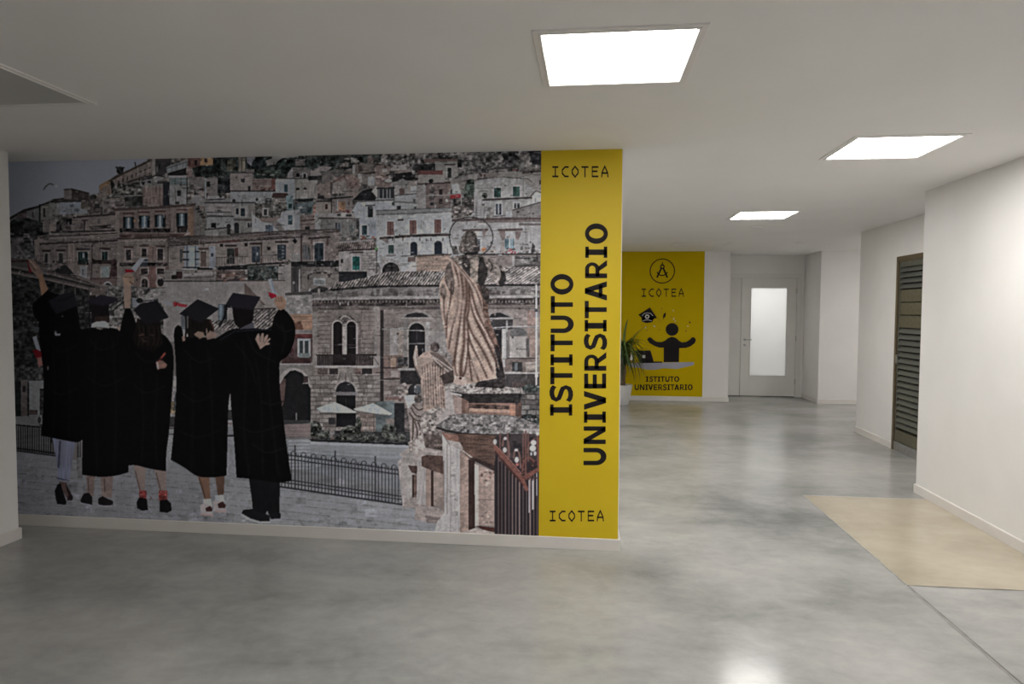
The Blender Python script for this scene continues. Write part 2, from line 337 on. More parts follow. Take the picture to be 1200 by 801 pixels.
# ---------------------------------------------------------------- printed picture (painted into an array, later vertex colours)
PX0, PY0, PW, PH, PS = -50, 165, 690, 475, 2
NW, NH_ = PW*PS, PH*PS
_rng = np.random.RandomState(7)
def _noise(sx, sy, seed):
    r = np.random.RandomState(seed)
    gw, gh = int(NW/PS/sx)+3, int(NH_/PS/sy)+3
    g = r.rand(gh, gw).astype(np.float32)
    yy = np.arange(NH_, dtype=np.float32)/PS/sy; xx = np.arange(NW, dtype=np.float32)/PS/sx
    y0 = yy.astype(int); x0 = xx.astype(int)
    fy = (yy-y0)[:, None]; fx = (xx-x0)[None, :]
    fy = fy*fy*(3-2*fy); fx = fx*fx*(3-2*fx)
    a = g[y0][:, x0]; b = g[y0][:, x0+1]; c = g[y0+1][:, x0]; d = g[y0+1][:, x0+1]
    return ((a*(1-fx)+b*fx)*(1-fy)+(c*(1-fx)+d*fx)*fy)*2-1
F1 = _noise(1.3, 1.1, 1); F2 = _noise(3.2, 2.6, 2); F3 = _noise(12, 9, 3)
TEX = {
    'w': .25*F1+.5*F2+.5*F3,                                        # plaster wall
    'r': .5*F1+1.1*F2+.5*F3,                                        # rubble
    'f': .8*_noise(1.8, 1.6, 4)+1.1*_noise(4.5, 4, 5)+.4*F3,        # foliage
    'v': .9*_noise(1.6, 14, 6)+.15*F1+.4*F3,                        # vertical streaks
    'h': .9*_noise(14, 1.5, 8)+.4*F1+.4*F3,                         # horizontal streaks
    's': .35*F1+.3*F2,                                              # smooth
    'c': .4*_noise(7, 5, 9)+.5*_noise(2.2, 8, 10)+.15*F1,           # cloth
}
CAN = np.zeros((NH_, NW, 3), np.float32); CAN[:] = (110, 101, 96)
IDS = np.zeros((NH_, NW), np.uint8)
XX = (np.arange(NW)+.5)/PS+PX0; YY = (np.arange(NH_)+.5)/PS+PY0
_cur = [1]
def part_id(i): _cur[0] = i
def _put(sl, m, col, a, t, al):
    if not m.any(): return
    c = np.array(col, np.float32)
    reg = CAN[sl]
    f = np.clip(1+a*TEX[t][sl], .15, 2.2)[..., None]
    k = (m*al)[..., None].astype(np.float32)
    reg[:] = reg*(1-k)+c*f*k
    if al > .5: IDS[sl][m > 0] = _cur[0]
def _slab(x0, y0, x1, y1):
    i0 = max(int((x0-PX0)*PS), 0); i1 = min(int((x1-PX0)*PS)+2, NW)
    j0 = max(int((y0-PY0)*PS), 0); j1 = min(int((y1-PY0)*PS)+2, NH_)
    return (slice(j0, j1), slice(i0, i1))
def G(pts, col, a=.12, t='w', al=1.):
    """filled polygon: flat list x,y,x,y..."""
    p = np.array(pts, np.float32).reshape(-1, 2)
    sl = _slab(p[:, 0].min()-1, p[:, 1].min()-1, p[:, 0].max()+1, p[:, 1].max()+1)
    X = XX[sl[1]][None, :]; Y = YY[sl[0]][:, None]
    m = np.zeros((Y.shape[0], X.shape[1]), bool)
    n = len(p)
    for i in range(n):
        xa, ya = p[i]; xb, yb = p[(i+1) % n]
        if ya == yb: continue
        c = ((ya > Y) != (yb > Y)) & (X < (xb-xa)*(Y-ya)/(yb-ya)+xa)
        m ^= c
    _put(sl, m, col, a, t, al)
def B(x0, y0, x1, y1, col, a=.12, t='w', al=1.):
    G((x0, y0, x1, y0, x1, y1, x0, y1), col, a, t, al)
def L(pts, w, col, a=.1, t='s', al=1.):
    """stroke along a polyline"""
    p = np.array(pts, np.float32).reshape(-1, 2)
    for i in range(len(p)-1):
        (xa, ya), (xb, yb) = p[i], p[i+1]
        sl = _slab(min(xa, xb)-w, min(ya, yb)-w, max(xa, xb)+w, max(ya, yb)+w)
        X = XX[sl[1]][None, :]; Y = YY[sl[0]][:, None]
        dx, dy = xb-xa, yb-ya; q = dx*dx+dy*dy+1e-9
        tt = np.clip(((X-xa)*dx+(Y-ya)*dy)/q, 0, 1)
        d = np.hypot(X-xa-tt*dx, Y-ya-tt*dy)
        _put(sl, np.clip(w/2-d+.5*.5, 0, .5)*2 > .25, col, a, t, al)
def SM(pts, n=6):
    """smooth a polyline (Catmull-Rom)"""
    p = np.array(pts, np.float32).reshape(-1, 2)
    q = np.vstack([2*p[0]-p[1], p, 2*p[-1]-p[-2]]); o = []
    for i in range(1, len(q)-2):
        for k in range(n):
            s = k/n
            o.append(.5*((2*q[i])+(-q[i-1]+q[i+1])*s+(2*q[i-1]-5*q[i]+4*q[i+1]-q[i+2])*s*s+(-q[i-1]+3*q[i]-3*q[i+1]+q[i+2])*s**3))
    o.append(p[-1]); return np.array(o).ravel()
def C(pts, w, col, a=.1, t='s', al=1.): L(SM(pts), w, col, a, t, al)
def E(cx, cy, rx, ry, col, a=.1, t='s', al=1.):
    th = np.linspace(0, 2*np.pi, 28, endpoint=False)
    G(np.stack([cx+rx*np.cos(th), cy+ry*np.sin(th)], 1).ravel(), col, a, t, al)
def ARCH(x0, y0, x1, y1, col, a=.1, t='s'):
    """upright opening with a round head"""
    r = (x1-x0)/2; th = np.linspace(np.pi, 2*np.pi, 12)
    p = [(x0+r+r*math.cos(k), y0+r+r*math.sin(k)) for k in th]+[(x1, y1), (x0, y1)]
    G(np.array(p).ravel(), col, a, t)
DK = (40, 38, 40); WH = (152, 149, 147)
def W(x0, y0, x1, y1, col=DK, fr=None, ped=None, bars=0, sill=None):
    """window: optional light surround, pediment, mullions"""
    if fr: B(x0-1.4, y0-1.4, x1+1.4, y1+.6, fr, .1)
    B(x0, y0, x1, y1, col, .25, 'f')
    if bars:
        for k in range(1, bars+1):
            x = x0+(x1-x0)*k/(bars+1); L((x, y0, x, y1), .8, (120, 122, 124))
    if ped: B(x0-3, y0-4.4, x1+3, y0-2.6, ped, .2); B(x0-2, y0-2.6, x1+2, y0-2, (60, 50, 48), .1)
    if sill: B(x0-3, y1, x1+3, y1+1.6, sill, .2)
def BRICK(x0, y0, x1, y1, bw, bh, dark, al=.5, j=.25):
    """recessed courses drawn over a wall"""
    r = np.random.RandomState(int(x0*7+y0)); y = y0; k = 0
    while y < y1:
        L((x0, y, x1, y), .7, dark, .2, 's', al)
        x = x0+(k % 2)*bw/2+r.rand()*2
        while x < x1:
            if r.rand() < .8: L((x, y, x, min(y+bh, y1)), .6, dark, .2, 's', al*.8)
            if r.rand() < j*1.6: B(x, y+.5, min(x+bw, x1), min(y+bh, y1), (150, 138, 128) if r.rand() < .5 else (82, 72, 66), .15, 'w', .5)
            x += bw*(.7+.6*r.rand())
        y += bh; k += 1
def TILES(pts, col, dark, ang, step, light=None):
    """pantile roof: rows of slanting ridges clipped to a polygon"""
    G(pts, col, .3, 'r')
    p = np.array(pts, np.float32).reshape(-1, 2)
    sl = _slab(p[:, 0].min()-1, p[:, 1].min()-1, p[:, 0].max()+1, p[:, 1].max()+1)
    X = XX[sl[1]][None, :]; Y = YY[sl[0]][:, None]
    m = np.zeros((Y.shape[0], X.shape[1]), bool); n = len(p)
    for i in range(n):
        xa, ya = p[i]; xb, yb = p[(i+1) % n]
        if ya == yb: continue
        m ^= ((ya > Y) != (yb > Y)) & (X < (xb-xa)*(Y-ya)/(yb-ya)+xa)
    ph = (X*math.cos(ang)+Y*math.sin(ang))/step+.25*F2[sl]
    _put(sl, m & ((ph % 1) < .48), dark, .3, 'r', .75)
    if light is not None: _put(sl, m & ((ph % 1) > .74), light, .3, 'r', .7)
def SCAT(x0, y0, x1, y1, n, cols, s0, s1, seed, al=.8):
    """loose small blocks: distant roofs, stones, leaves"""
    r = np.random.RandomState(seed)
    for k in range(n):
        x, y = x0+r.rand()*(x1-x0), y0+r.rand()*(y1-y0); s = s0+r.rand()*(s1-s0); h = s*(.35+.6*r.rand())
        c = np.array(cols[r.randint(len(cols))])*(.85+.3*r.rand())
        G((x, y, x+s, y+s*.25*(r.rand()-.5), x+s, y+h, x, y+h), c, .2, 'r', al)

# ---- sky
part_id(2)
B(-50, 165, 640, 300, (140, 142, 149), .03, 's')
C((51, 222, 54, 218, 58, 215.2, 62, 216.2), 1.3, (70, 69, 72)); E(66, 218, 1.2, 1.5, (168, 170, 176))
# ---- hillside town, from the far rows to the near ones
part_id(1)
G((-50, 276, 9, 256, 15, 252, 28, 245, 46, 241, 58, 235, 62, 233, 75, 231, 104, 229, 116, 226, 116, 218, 130, 209, 138, 204, 150, 199, 172, 188, 180, 180, 640, 165, 640, 400, -50, 400), (104, 96, 91), .3, 'r')
SCAT(95, 228, 140, 255, 60, ((128, 114, 106), (90, 80, 76), (60, 54, 52), (120, 104, 96)), 3, 9, 11)
SCAT(180, 205, 640, 260, 330, ((132, 122, 116), (100, 90, 85), (66, 60, 57), (122, 104, 96), (140, 134, 130), (58, 58, 54)), 3, 10, 12)
SCAT(536, 196, 640, 214, 60, ((132, 122, 116), (100, 90, 85), (70, 62, 60)), 4, 14, 13)
# far left of the ridge
G((-50, 272, 9, 256, 28, 246, 30, 258, -50, 290), (76, 70, 70), .25, 'r')
G((29, 246, 46, 242.5, 46, 259, 29, 259), (98, 92, 91), .1); B(37.5, 248, 39.5, 255, (72, 66, 66)); G((9, 256, 28, 245, 46, 240.5, 46, 243, 28, 248, 9, 259), (48, 44, 45), .2)
G((20, 251, 31, 247, 31, 258, 22, 258), (82, 68, 68), .25)
G((47, 241, 60, 237, 60, 257, 47, 258), (108, 103, 95), .15); B(50.5, 244, 53, 254, (52, 50, 48)); L((46.5, 240, 46.5, 260), 1.4, DK); L((46, 240.5, 60, 236.5), 1.3, DK)
B(58, 236, 71, 251, (116, 112, 108), .12); G((70, 237, 94.5, 235.5, 95, 250, 70, 251), (124, 126, 132), .1); B(82, 239.5, 86.5, 242.5, (88, 92, 102)); E(90, 246, 3.5, 1.8, (92, 94, 98))
G((58, 236, 64, 233, 75, 232, 95, 234.5, 95, 236.4, 60, 237.6), (58, 53, 52), .2)
B(65, 238.5, 69, 247, (128, 126, 124))
G((75, 222.5, 84, 221.5, 84, 233.5, 75, 233), (108, 97, 92), .12); G((84, 221.5, 104, 226.5, 104, 235, 84, 233), (62, 52, 49), .25); L((75, 222, 84, 221.3, 104, 226.3), 1, (50, 44, 43)); B(79.5, 229, 81.5, 231, (140, 130, 122))
G((95, 236, 110, 234, 112, 242, 95, 243), (84, 72, 66), .25); G((94, 245, 114, 246, 115, 250, 94, 251), (118, 116, 116), .12); G((103, 246, 108, 247, 110, 250, 104, 250), (52, 52, 56))
E(110, 230.5, 3.4, 2.6, (48, 48, 46), .4, 'f'); SCAT(100, 230, 135, 250, 26, ((125, 112, 104), (84, 72, 68), (50, 46, 45)), 3, 8, 21)
# ridge-top palace
G((116, 217, 129.5, 209.5, 131, 227, 116, 231), (122, 101, 86), .15); G((116, 217, 129.5, 209.5, 129.5, 214, 117, 222), (146, 110, 82), .15); G((116, 224, 125, 222, 125, 231, 116, 232), (128, 112, 104), .12)
G((129, 210, 139, 217, 131, 228), (44, 40, 40), .2)
G((131, 210, 178, 189.5, 182, 187, 182, 205, 160, 212, 138, 222), (126, 109, 101), .14, 'v')
for k in range(8):
    x = 138+k*5.2; y = 213-k*2.25; B(x, y-1.5, x+1.8, y+2.5, (70, 60, 58)); B(x+.2, y+5, x+1.8, y+7.5, (84, 72, 68))
L((128, 212, 150, 200.5, 175, 188.5), 1.8, (74, 60, 54)); L((142, 215, 182, 201), 1, (88, 78, 72)); L((150, 213.5, 180, 204.5), 1.6, (60, 53, 50)); L((160, 205, 181, 196), .9, (142, 128, 120))
E(140.5, 199.5, 4.2, 4.6, (44, 44, 46), .5, 'f'); L((136, 196, 145, 196.5), 1.4, (50, 50, 52)); L((158, 190, 159.5, 197), 1.2, (58, 52, 52)); G((133, 208, 140, 203.5, 140, 205.5, 134, 210), (74, 60, 54))
B(178, 180, 182.5, 206, (132, 122, 116), .1); G((182, 180, 202, 180, 198, 200, 190, 206, 182, 205.5), (64, 59, 60), .2); B(186, 192, 188, 198, (40, 38, 40))
G((132, 217, 165, 213, 166.5, 229, 132, 231), (90, 86, 80), .55, 'r'); SCAT(134, 214, 166, 228, 40, ((124, 118, 108), (58, 56, 52), (100, 96, 88)), 1.5, 4, 22)
G((146, 231, 167, 229, 167, 241, 146, 242), (58, 58, 54), .3, 'f'); L((133, 230, 167, 228.5), 1.1, (122, 115, 110))
G((120, 233, 146, 231, 146, 243, 120, 245), (118, 106, 99), .2); SCAT(118, 234, 146, 250, 22, ((134, 120, 112), (88, 76, 72), (58, 50, 50)), 2, 7, 23)
G((164, 211.5, 191, 207.5, 192, 216.5, 165, 218.5), (122, 116, 111), .16); B(173, 212, 177, 214.5, (48, 44, 44)); B(184, 213, 191, 215, (60, 54, 53)); L((166, 211, 184, 205, 192, 207), 1.2, (48, 44, 44)); G((165, 213, 170, 213, 168, 218), (44, 42, 42))
B(167, 217, 191.5, 240.5, (126, 105, 97), .22, 'v'); B(167, 217, 191.5, 220, (130, 118, 110), .2, 'v')
B(191.2, 213, 198.5, 241, (46, 46, 50), .2); B(194, 203.5, 196, 208, (130, 122, 118))
G((194.5, 196, 206, 191.5, 219, 188, 219, 196, 196, 203), (126, 126, 125), .12, 'v'); L((196, 197, 219, 189.5), .9, (80, 80, 82)); G((196, 203, 218, 196.5, 218, 205, 198, 206), (44, 41, 41), .2)
G((198, 206.5, 219.5, 205, 219.5, 217, 199, 217), (104, 113, 114), .12); L((205, 208, 205, 216), .9, (72, 78, 80)); L((212, 208, 212, 216), .9, (72, 78, 80)); B(197.5, 205.3, 220, 207.8, (150, 147, 144), .06)
B(198.5, 216.5, 219.5, 239.5, (133, 128, 124), .12); W(207.5, 223, 212, 229.5, (42, 40, 42)); L((219, 207, 219, 240), 1.2, (58, 54, 54)); B(205, 236, 210, 239, (60, 56, 55)); L((205, 220, 206, 236), 1, (104, 98, 96))
G((219, 180, 234.5, 180, 234.5, 196.5, 221, 198), (108, 72, 63), .2); B(228, 187.5, 231, 194, (50, 36, 38)); B(221, 188, 223, 194, (78, 50, 48)); B(234.3, 180, 249.5, 195, (160, 122, 82), .1); B(239.5, 185.5, 243, 189.8, (66, 46, 44)); B(234, 193.5, 250, 196, (120, 92, 70), .2)
B(218.5, 196, 224.5, 207, (122, 102, 96), .15)
G((225, 197, 235, 194, 252, 193, 252, 206, 240, 209, 229, 207), (42, 46, 44), .45, 'f')
B(220, 207, 240, 222, (112, 105, 100), .2); SCAT(219, 209, 241, 236, 26, ((128, 120, 114), (74, 64, 60), (52, 46, 46), (112, 98, 92)), 2, 8, 24); G((221, 236, 230, 228, 241, 233, 241, 241, 221, 241), (130, 124, 120), .15)
B(240, 208.5, 255.5, 232, (122, 112, 108), .14); B(240, 208.5, 241.4, 232, (140, 146, 152)); W(242, 212.5, 246, 219); B(242, 226, 243.5, 231, (58, 54, 54)); B(255, 204, 270, 226, (46, 46, 48), .45, 'f')
# trees along the skyline
G((249, 180, 392, 175, 392, 200, 345, 204, 330, 209, 298, 209, 296, 203, 270, 204, 262, 210, 250, 206), (46, 51, 48), .55, 'f')
B(279, 183, 287.5, 201, (112, 102, 88), .35, 'v'); B(266, 188, 276, 200, (74, 70, 58), .4, 'f'); G((289, 180, 299, 180, 299, 190, 294, 194, 289, 190), (120, 117, 122), .12)
G((311, 188, 332, 182, 326, 192, 313, 194), (126, 120, 114), .15); G((318, 183, 350, 180, 350, 184, 320, 186), (130, 124, 118), .1); B(288, 198, 298, 203, (108, 98, 94), .2); E(314, 203, 14, 5.5, (50, 56, 48), .5, 'f'); E(303, 192, 8, 7, (38, 42, 42), .5, 'f')
E(338, 193, 15, 8, (40, 48, 44), .5, 'f'); B(346, 186, 358, 194, (96, 88, 86), .25); E(366, 190, 9, 7, (40, 46, 44), .5, 'f')
# pale rows in the middle
B(269.5, 203, 296.3, 223.6, (136, 123, 117), .1); L((269, 202.5, 297, 202.5), 1, (70, 58, 56)); W(282.5, 208.8, 286.3, 213.4); B(275.8, 207, 278.2, 208.6, (70, 62, 60)); G((272, 217, 284, 213, 284, 214, 273, 219), (148, 136, 128)); B(290.5, 218, 293.5, 224, (56, 52, 52))
B(296, 209.5, 324, 223.6, (126, 106, 98), .12); [L((296, y, 324, y-.3), .6, (98, 80, 74)) for y in (211.5, 213.5, 215.5)]; SCAT(299, 217, 322, 222, 16, ((80, 44, 42), (100, 66, 60), (70, 50, 48)), 1.2, 3, 31); B(318, 209, 324, 222, (112, 72, 66), .3); L((270, 223.7, 328, 223.7), 1.2, (58, 52, 51))
B(269.5, 224.3, 328, 237.8, (139, 137, 135), .1); B(284, 228, 288, 233, (116, 114, 112)); E(274, 235, 2, 2, (62, 60, 58)); E(301, 233.5, 1.6, 2, (58, 56, 55)); SCAT(300, 230, 320, 238, 12, ((108, 104, 100), (84, 80, 78)), 1.5, 4, 32)
G((322.5, 210, 327.5, 208.5, 327.5, 227, 322.5, 224), (150, 148, 146), .05); B(327, 209, 345.5, 233, (142, 142, 142), .06); L((327, 208.8, 346, 208.8), 1, (60, 54, 54)); B(332.8, 215.8, 337.2, 225, (56, 78, 84)); 
G((320, 226, 336.5, 226, 338.5, 228.6, 336, 231.8, 318, 231.5), (74, 53, 50), .12); B(320, 231.5, 335.5, 238.5, (116, 106, 99), .2); B(323, 233, 325, 236, (146, 140, 132))
G((337, 203, 343, 195.5, 343, 208.6, 337, 208.6), (134, 128, 126), .08); B(343, 196, 364.5, 208.5, (102, 94, 91), .2); W(347, 203, 351, 207); W(355.5, 203.5, 358.5, 208, DK, (134, 130, 126)); B(364, 198, 372, 208, (138, 132, 130), .15)
B(345.3, 210, 372, 232.5, (134, 127, 119), .2, 'v'); B(346.7, 220, 351, 222.4, (50, 47, 46)); B(355.3, 220, 359.3, 222.2, (50, 47, 46)); L((345.4, 209.3, 372, 208), .9, (66, 60, 58))
B(335, 229, 343.5, 246.5, (108, 124, 126), .25); B(338, 238.5, 342, 244, (42, 62, 60)); G((345, 233.5, 368, 232, 366, 236, 350, 236.5), (40, 46, 46), .2); G((344, 239, 368, 236, 369, 250, 347, 249), (84, 94, 95), .25); SCAT(346, 240, 368, 252, 16, ((120, 118, 114), (48, 62, 60), (66, 72, 72)), 2, 5, 33)
B(240, 232, 270, 238, (124, 118, 114), .14); B(243, 229.5, 263, 233.5, (146, 141, 137), .1); E(258.5, 230.5, 1.5, 1.2, DK); L((242, 234, 263, 233), 1, (62, 56, 55)); L((240, 237.4, 299, 237.4), 1.2, (62, 58, 57))
B(240, 238, 298.5, 255, (128, 121, 118), .1); B(243, 239, 271, 248.5, (142, 131, 127), .08); E(257, 243, 5, 1.4, (116, 104, 100)); B(255, 245.5, 259, 247.5, (62, 56, 56)); L((240, 248.5, 270, 248.5), 1.2, (66, 61, 60)); B(240, 249, 270, 252, (134, 128, 124))
B(272, 240, 291, 254.5, (136, 131, 126), .12, 'v'); W(276.4, 244, 279.4, 250.8, (52, 58, 66)); W(282.2, 244, 287, 253, (48, 56, 62)); B(291, 240, 299, 255, (124, 116, 110), .2, 'v')
L((240, 252.8, 273, 253.6), 1.8, (74, 70, 68)); B(240, 254, 274, 268.5, (134, 132, 128), .08); W(247.5, 261, 252.8, 267); E(268, 265, 2.5, 3, (60, 58, 58)); B(237, 262, 241, 267, (50, 48, 48))
B(274, 255, 296, 274, (118, 112, 106), .16); B(274, 256.5, 295, 258.5, (84, 76, 72)); ARCH(274.5, 260.5, 280, 273, (44, 44, 46)); W(290, 261, 292.3, 266.5, (52, 50, 52), (136, 132, 128)); W(293.6, 261, 295.4, 266, (52, 50, 52))
G((298.5, 238, 336, 237, 336, 247, 330, 255, 303, 256, 299, 248), (94, 88, 82), .4, 'r'); B(311, 232, 318, 240, (82, 78, 74), .4, 'r'); W(309, 245, 313, 252.2, (48, 45, 45), (150, 146, 142))
G((295, 249, 302, 255.5, 328.5, 255.5, 330, 247, 351.5, 245.5, 351.5, 277, 295, 279), (150, 147, 146), .06); B(345.5, 246, 351.5, 276, (134, 132, 132), .05); G((303, 255.5, 326.5, 255, 325, 258.5, 306, 259.5), (132, 110, 101), .1); G((306, 259.5, 325, 258.5, 333, 268, 332, 276, 318, 262), (122, 112, 108), .08)
W(311, 263.5, 320, 271.5, (92, 100, 112)); L((315.4, 263, 315.4, 272), .9, (60, 64, 72)); W(337.6, 252, 342.4, 262.8, (66, 86, 92), (154, 152, 152)); L((337.6, 257.4, 342.4, 257.4), .7, (120, 130, 132))
G((351.5, 253, 372, 249, 372, 276, 351.5, 277), (120, 105, 97), .28); L((353, 258.5, 371, 257), 1.6, (80, 62, 56)); B(357.5, 265.5, 363, 269.5, (44, 40, 42)); L((352, 263, 371, 262), 1, (92, 76, 70)); B(366.5, 240, 372, 256, (112, 84, 74), .35, 'r'); B(369, 253.5, 375.5, 269, (140, 136, 131), .12); L((370, 260, 374, 256), 1, (84, 78, 74))
# upper right rows
G((360, 175, 448, 173, 446, 190, 430, 190, 402, 200, 385, 196, 372, 199, 360, 198), (46, 50, 47), .55, 'f')
G((396, 178, 412, 178, 412, 186, 400, 188), (72, 70, 68), .3); E(434, 187, 4, 5, (116, 98, 90), .2, 'r'); SCAT(388, 184, 450, 204, 46, ((124, 112, 104), (92, 82, 77), (56, 54, 52), (136, 128, 122)), 2, 8, 41)
G((364, 200, 380, 193, 389, 196, 378, 205, 364, 205), (138, 127, 122), .1); G((374, 200.5, 403, 198, 401, 208, 378, 206), (98, 92, 87), .22); B(377, 205.5, 392, 215, (114, 105, 100), .2); B(361, 206, 377, 211, (48, 48, 46), .3, 'f')
G((386, 214, 402, 204.5, 411, 204, 421, 209, 421, 222, 408, 224, 405, 213), (128, 104, 95), .22); G((390, 214, 405, 210.5, 407, 226, 389, 227), (136, 124, 117), .12); B(407, 219, 420, 232, (130, 114, 105), .12); SCAT(406, 208, 420, 219, 14, ((98, 74, 68), (136, 112, 102)), 1.5, 4, 42); L((389, 214.5, 403, 206, 406, 211), 1, (98, 76, 70))
G((371, 217, 388, 212, 388, 232.5, 372, 230), (132, 113, 104), .16); L((388, 214, 388, 226), 1.4, (84, 72, 68)); G((373, 226, 380, 230, 380, 233, 372, 233), (52, 46, 46))
B(413, 193, 416, 203, (146, 141, 136)); G((419, 206, 422, 199, 424, 199, 424, 211, 420, 209), (158, 152, 146)); B(416.5, 192, 435, 203.5, (112, 99, 91), .2); B(420, 194, 424, 201, (84, 72, 66)); B(426, 196, 432, 202, (124, 108, 98)); L((423, 203.8, 442, 201.5), 1.6, (68, 58, 54)); B(424, 204.5, 442, 216, (122, 112, 106), .2); B(431, 207, 438.5, 217, (150, 147, 144), .06)
B(440, 193, 457, 209, (122, 103, 94), .2); B(450, 193, 453, 202, (84, 68, 62)); L((440, 193, 458, 192), 1.3, (66, 54, 50)); G((456, 198, 462, 194.5, 479, 191, 480, 194, 474, 199, 457, 200), (150, 140, 134), .08); B(451, 199.5, 480, 203, (118, 104, 96), .15); G((452, 204.5, 480, 201.5, 492, 203, 492, 210, 460, 213, 454, 209), (38, 35, 35), .25)
B(441, 206, 458, 220, (124, 104, 96), .3, 'r'); E(455, 211.5, 4.5, 2, (160, 154, 148)); 
G((461, 214, 472, 209, 480, 214, 480, 219, 462, 219), (112, 106, 102), .15); B(462, 217, 491, 230, (132, 125, 119), .2); B(479, 212, 489, 228, (136, 124, 116), .15); B(468, 220.5, 474, 228, (92, 72, 68)); B(481, 218, 488, 229, (158, 155, 152), .08); L((462, 229, 491, 226.5), 1, (80, 76, 74))
G((414, 234, 424, 223.5, 436, 220.5, 440, 228, 442.5, 233, 434, 235), (42, 40, 42), .2, 'r'); G((435.5, 224, 440.5, 217.5, 442.5, 219, 442.5, 232.5), (158, 155, 154), .04); B(442.3, 220, 462, 232.5, (52, 51, 53), .15); [L((x, 222, x, 232), .9, (132, 132, 132)) for x in (444, 449, 453.5, 457)]; L((442, 220.5, 462, 220), 1.6, (52, 50, 52)); B(440, 232, 462, 235, (124, 122, 120))
G((411, 250, 419, 236, 462.5, 234, 462.5, 253, 441, 252, 441, 260, 412, 259), (148, 147, 148), .06); L((419, 236, 462, 234), 1.2, (80, 76, 76)); W(430.8, 242, 437, 254.5, (44, 44, 48)); L((424, 241, 439, 240.4), 1.2, (66, 64, 66)); B(424, 237.5, 428, 241.5, (168, 166, 164)); E(461, 238.5, 1.8, 2.4, (60, 58, 58))
G((462, 229.5, 491, 227.5, 491, 249, 462, 248), (136, 134, 131), .07); L((462, 236, 491, 238), 1.3, (92, 89, 87)); W(465, 241, 469.5, 245, (64, 62, 62)); L((462, 240, 462, 230), 1, (90, 88, 86)); B(484, 233, 487, 237, (84, 80, 80)); B(485, 242, 490, 245, (72, 70, 70)); B(490, 231, 500, 247, (132, 128, 124), .1)
G((388, 232.5, 413, 230.5, 412.5, 249, 388, 249.5), (122, 108, 102), .14); L((388, 249, 388, 232.4, 413, 230.4), 1.3, (42, 38, 38)); B(396.5, 236, 404.5, 247, (150, 108, 78), .2, 'v'); L((395.5, 234, 395.5, 247), 1, (154, 148, 142)); SCAT(393, 245, 407, 249, 14, ((84, 50, 48), (108, 70, 62)), 1.5, 4, 43)
B(370, 236.5, 388, 251, (130, 117, 108), .12); W(381, 239, 384.2, 245, (92, 62, 52)); L((370, 236, 388, 235.6), 1.2, (60, 50, 48)); B(368, 249.5, 416, 256.5, (132, 124, 119), .14); B(400, 249, 406, 253.5, (160, 157, 154)); B(395, 250.5, 399, 253, (62, 58, 58)); B(405, 251, 412, 253.5, (60, 54, 54)); L((374, 255.3, 420, 256.5), 1.8, (70, 62, 60))
B(375.5, 256.5, 421, 276, (112, 106, 101), .14); W(392.8, 261, 395.2, 272, (52, 58, 66)); W(396, 261, 398.8, 272, (78, 88, 96)); B(409, 264, 416, 271.5, (96, 98, 94)); L((412.5, 264, 412.5, 271.5), .8, (68, 70, 68)); B(417.5, 257, 421, 277, (60, 58, 56), .2); SCAT(386, 268, 420, 278, 18, ((84, 80, 74), (66, 62, 58), (120, 112, 104)), 2, 5, 44)
B(421, 257, 441.5, 279, (140, 140, 142), .08); W(424, 264, 430, 275, (54, 72, 78), (158, 158, 160)); B(434, 259, 440, 276, (130, 132, 136)); SCAT(421, 275, 441, 280, 14, ((60, 56, 54), (92, 86, 80), (110, 66, 56)), 1.5, 4, 45)
# cliff and houses under it
G((448, 170, 540, 168, 538, 205, 510, 214, 492, 204, 478, 192, 456, 195, 446, 190), (92, 86, 82), .5, 'r'); SCAT(446, 176, 540, 206, 90, ((128, 120, 114), (60, 56, 54), (44, 42, 42), (108, 96, 90), (138, 130, 124)), 2, 7, 51)
G((536, 168, 640, 166, 640, 197, 590, 199, 536, 205), (98, 92, 88), .4, 'r'); SCAT(538, 176, 622, 199, 120, ((122, 115, 110), (62, 59, 57), (50, 48, 48), (106, 98, 93)), 1.5, 5.5, 52)
G((617, 168, 640, 168, 640, 193, 624, 193), (44, 42, 46), .4, 'f'); G((588, 180, 600, 177, 610, 186, 600, 196, 592, 192), (62, 59, 58), .5, 'f')
B(497, 186, 537, 190, (104, 82, 74), .2); B(509, 189, 537, 209, (130, 124, 117), .12); W(524.3, 196.5, 528.8, 208, (50, 52, 50), (142, 136, 130)); L((521, 193, 533, 192.5), 1.3, (62, 56, 54)); B(536, 186, 541, 196, (42, 40, 40), .4, 'f'); B(484, 192, 510, 200, (48, 46, 46), .4, 'f')
B(489, 199.5, 519, 205, (104, 62, 58), .15); B(490, 204.5, 521, 215.5, (130, 121, 113), .12); E(505, 212, 2.8, 2.6, (44, 42, 42), .4, 'f'); L((520, 214.5, 528, 212, 540, 205), 1.5, (62, 56, 54)); G((520, 212, 560, 203, 560, 209, 530, 213), (122, 115, 109), .15); B(549, 204, 559, 210, (134, 127, 121))
B(488, 214.5, 499.5, 245, (134, 126, 121), .15); B(499, 214.8, 528, 245, (106, 90, 84), .22); L((490, 215.5, 529, 214), 1.6, (72, 58, 55)); B(514.5, 221.5, 518.5, 228.5, (50, 40, 40)); B(514.5, 233, 518.5, 239, (54, 42, 42)); B(503, 220, 510, 236, (88, 78, 74), .35, 'r'); B(522, 233, 525, 236.5, (150, 142, 134)); L((495, 229, 529, 228.2), .7, (138, 132, 128)); W(504, 237, 508, 240.5); L((510, 240, 510, 246), .8, (150, 146, 142))
B(528, 213, 550, 222, (118, 108, 102), .15); B(540, 212, 552, 226, (112, 102, 96), .2); G((529.5, 215.5, 537.5, 215, 540, 226.5, 530, 226.5), (150, 147, 146), .05); E(551, 222, 6.5, 12, (60, 68, 60), .5, 'f'); G((541, 220, 548, 224, 556, 238, 546, 240), (72, 76, 68), .45, 'f')
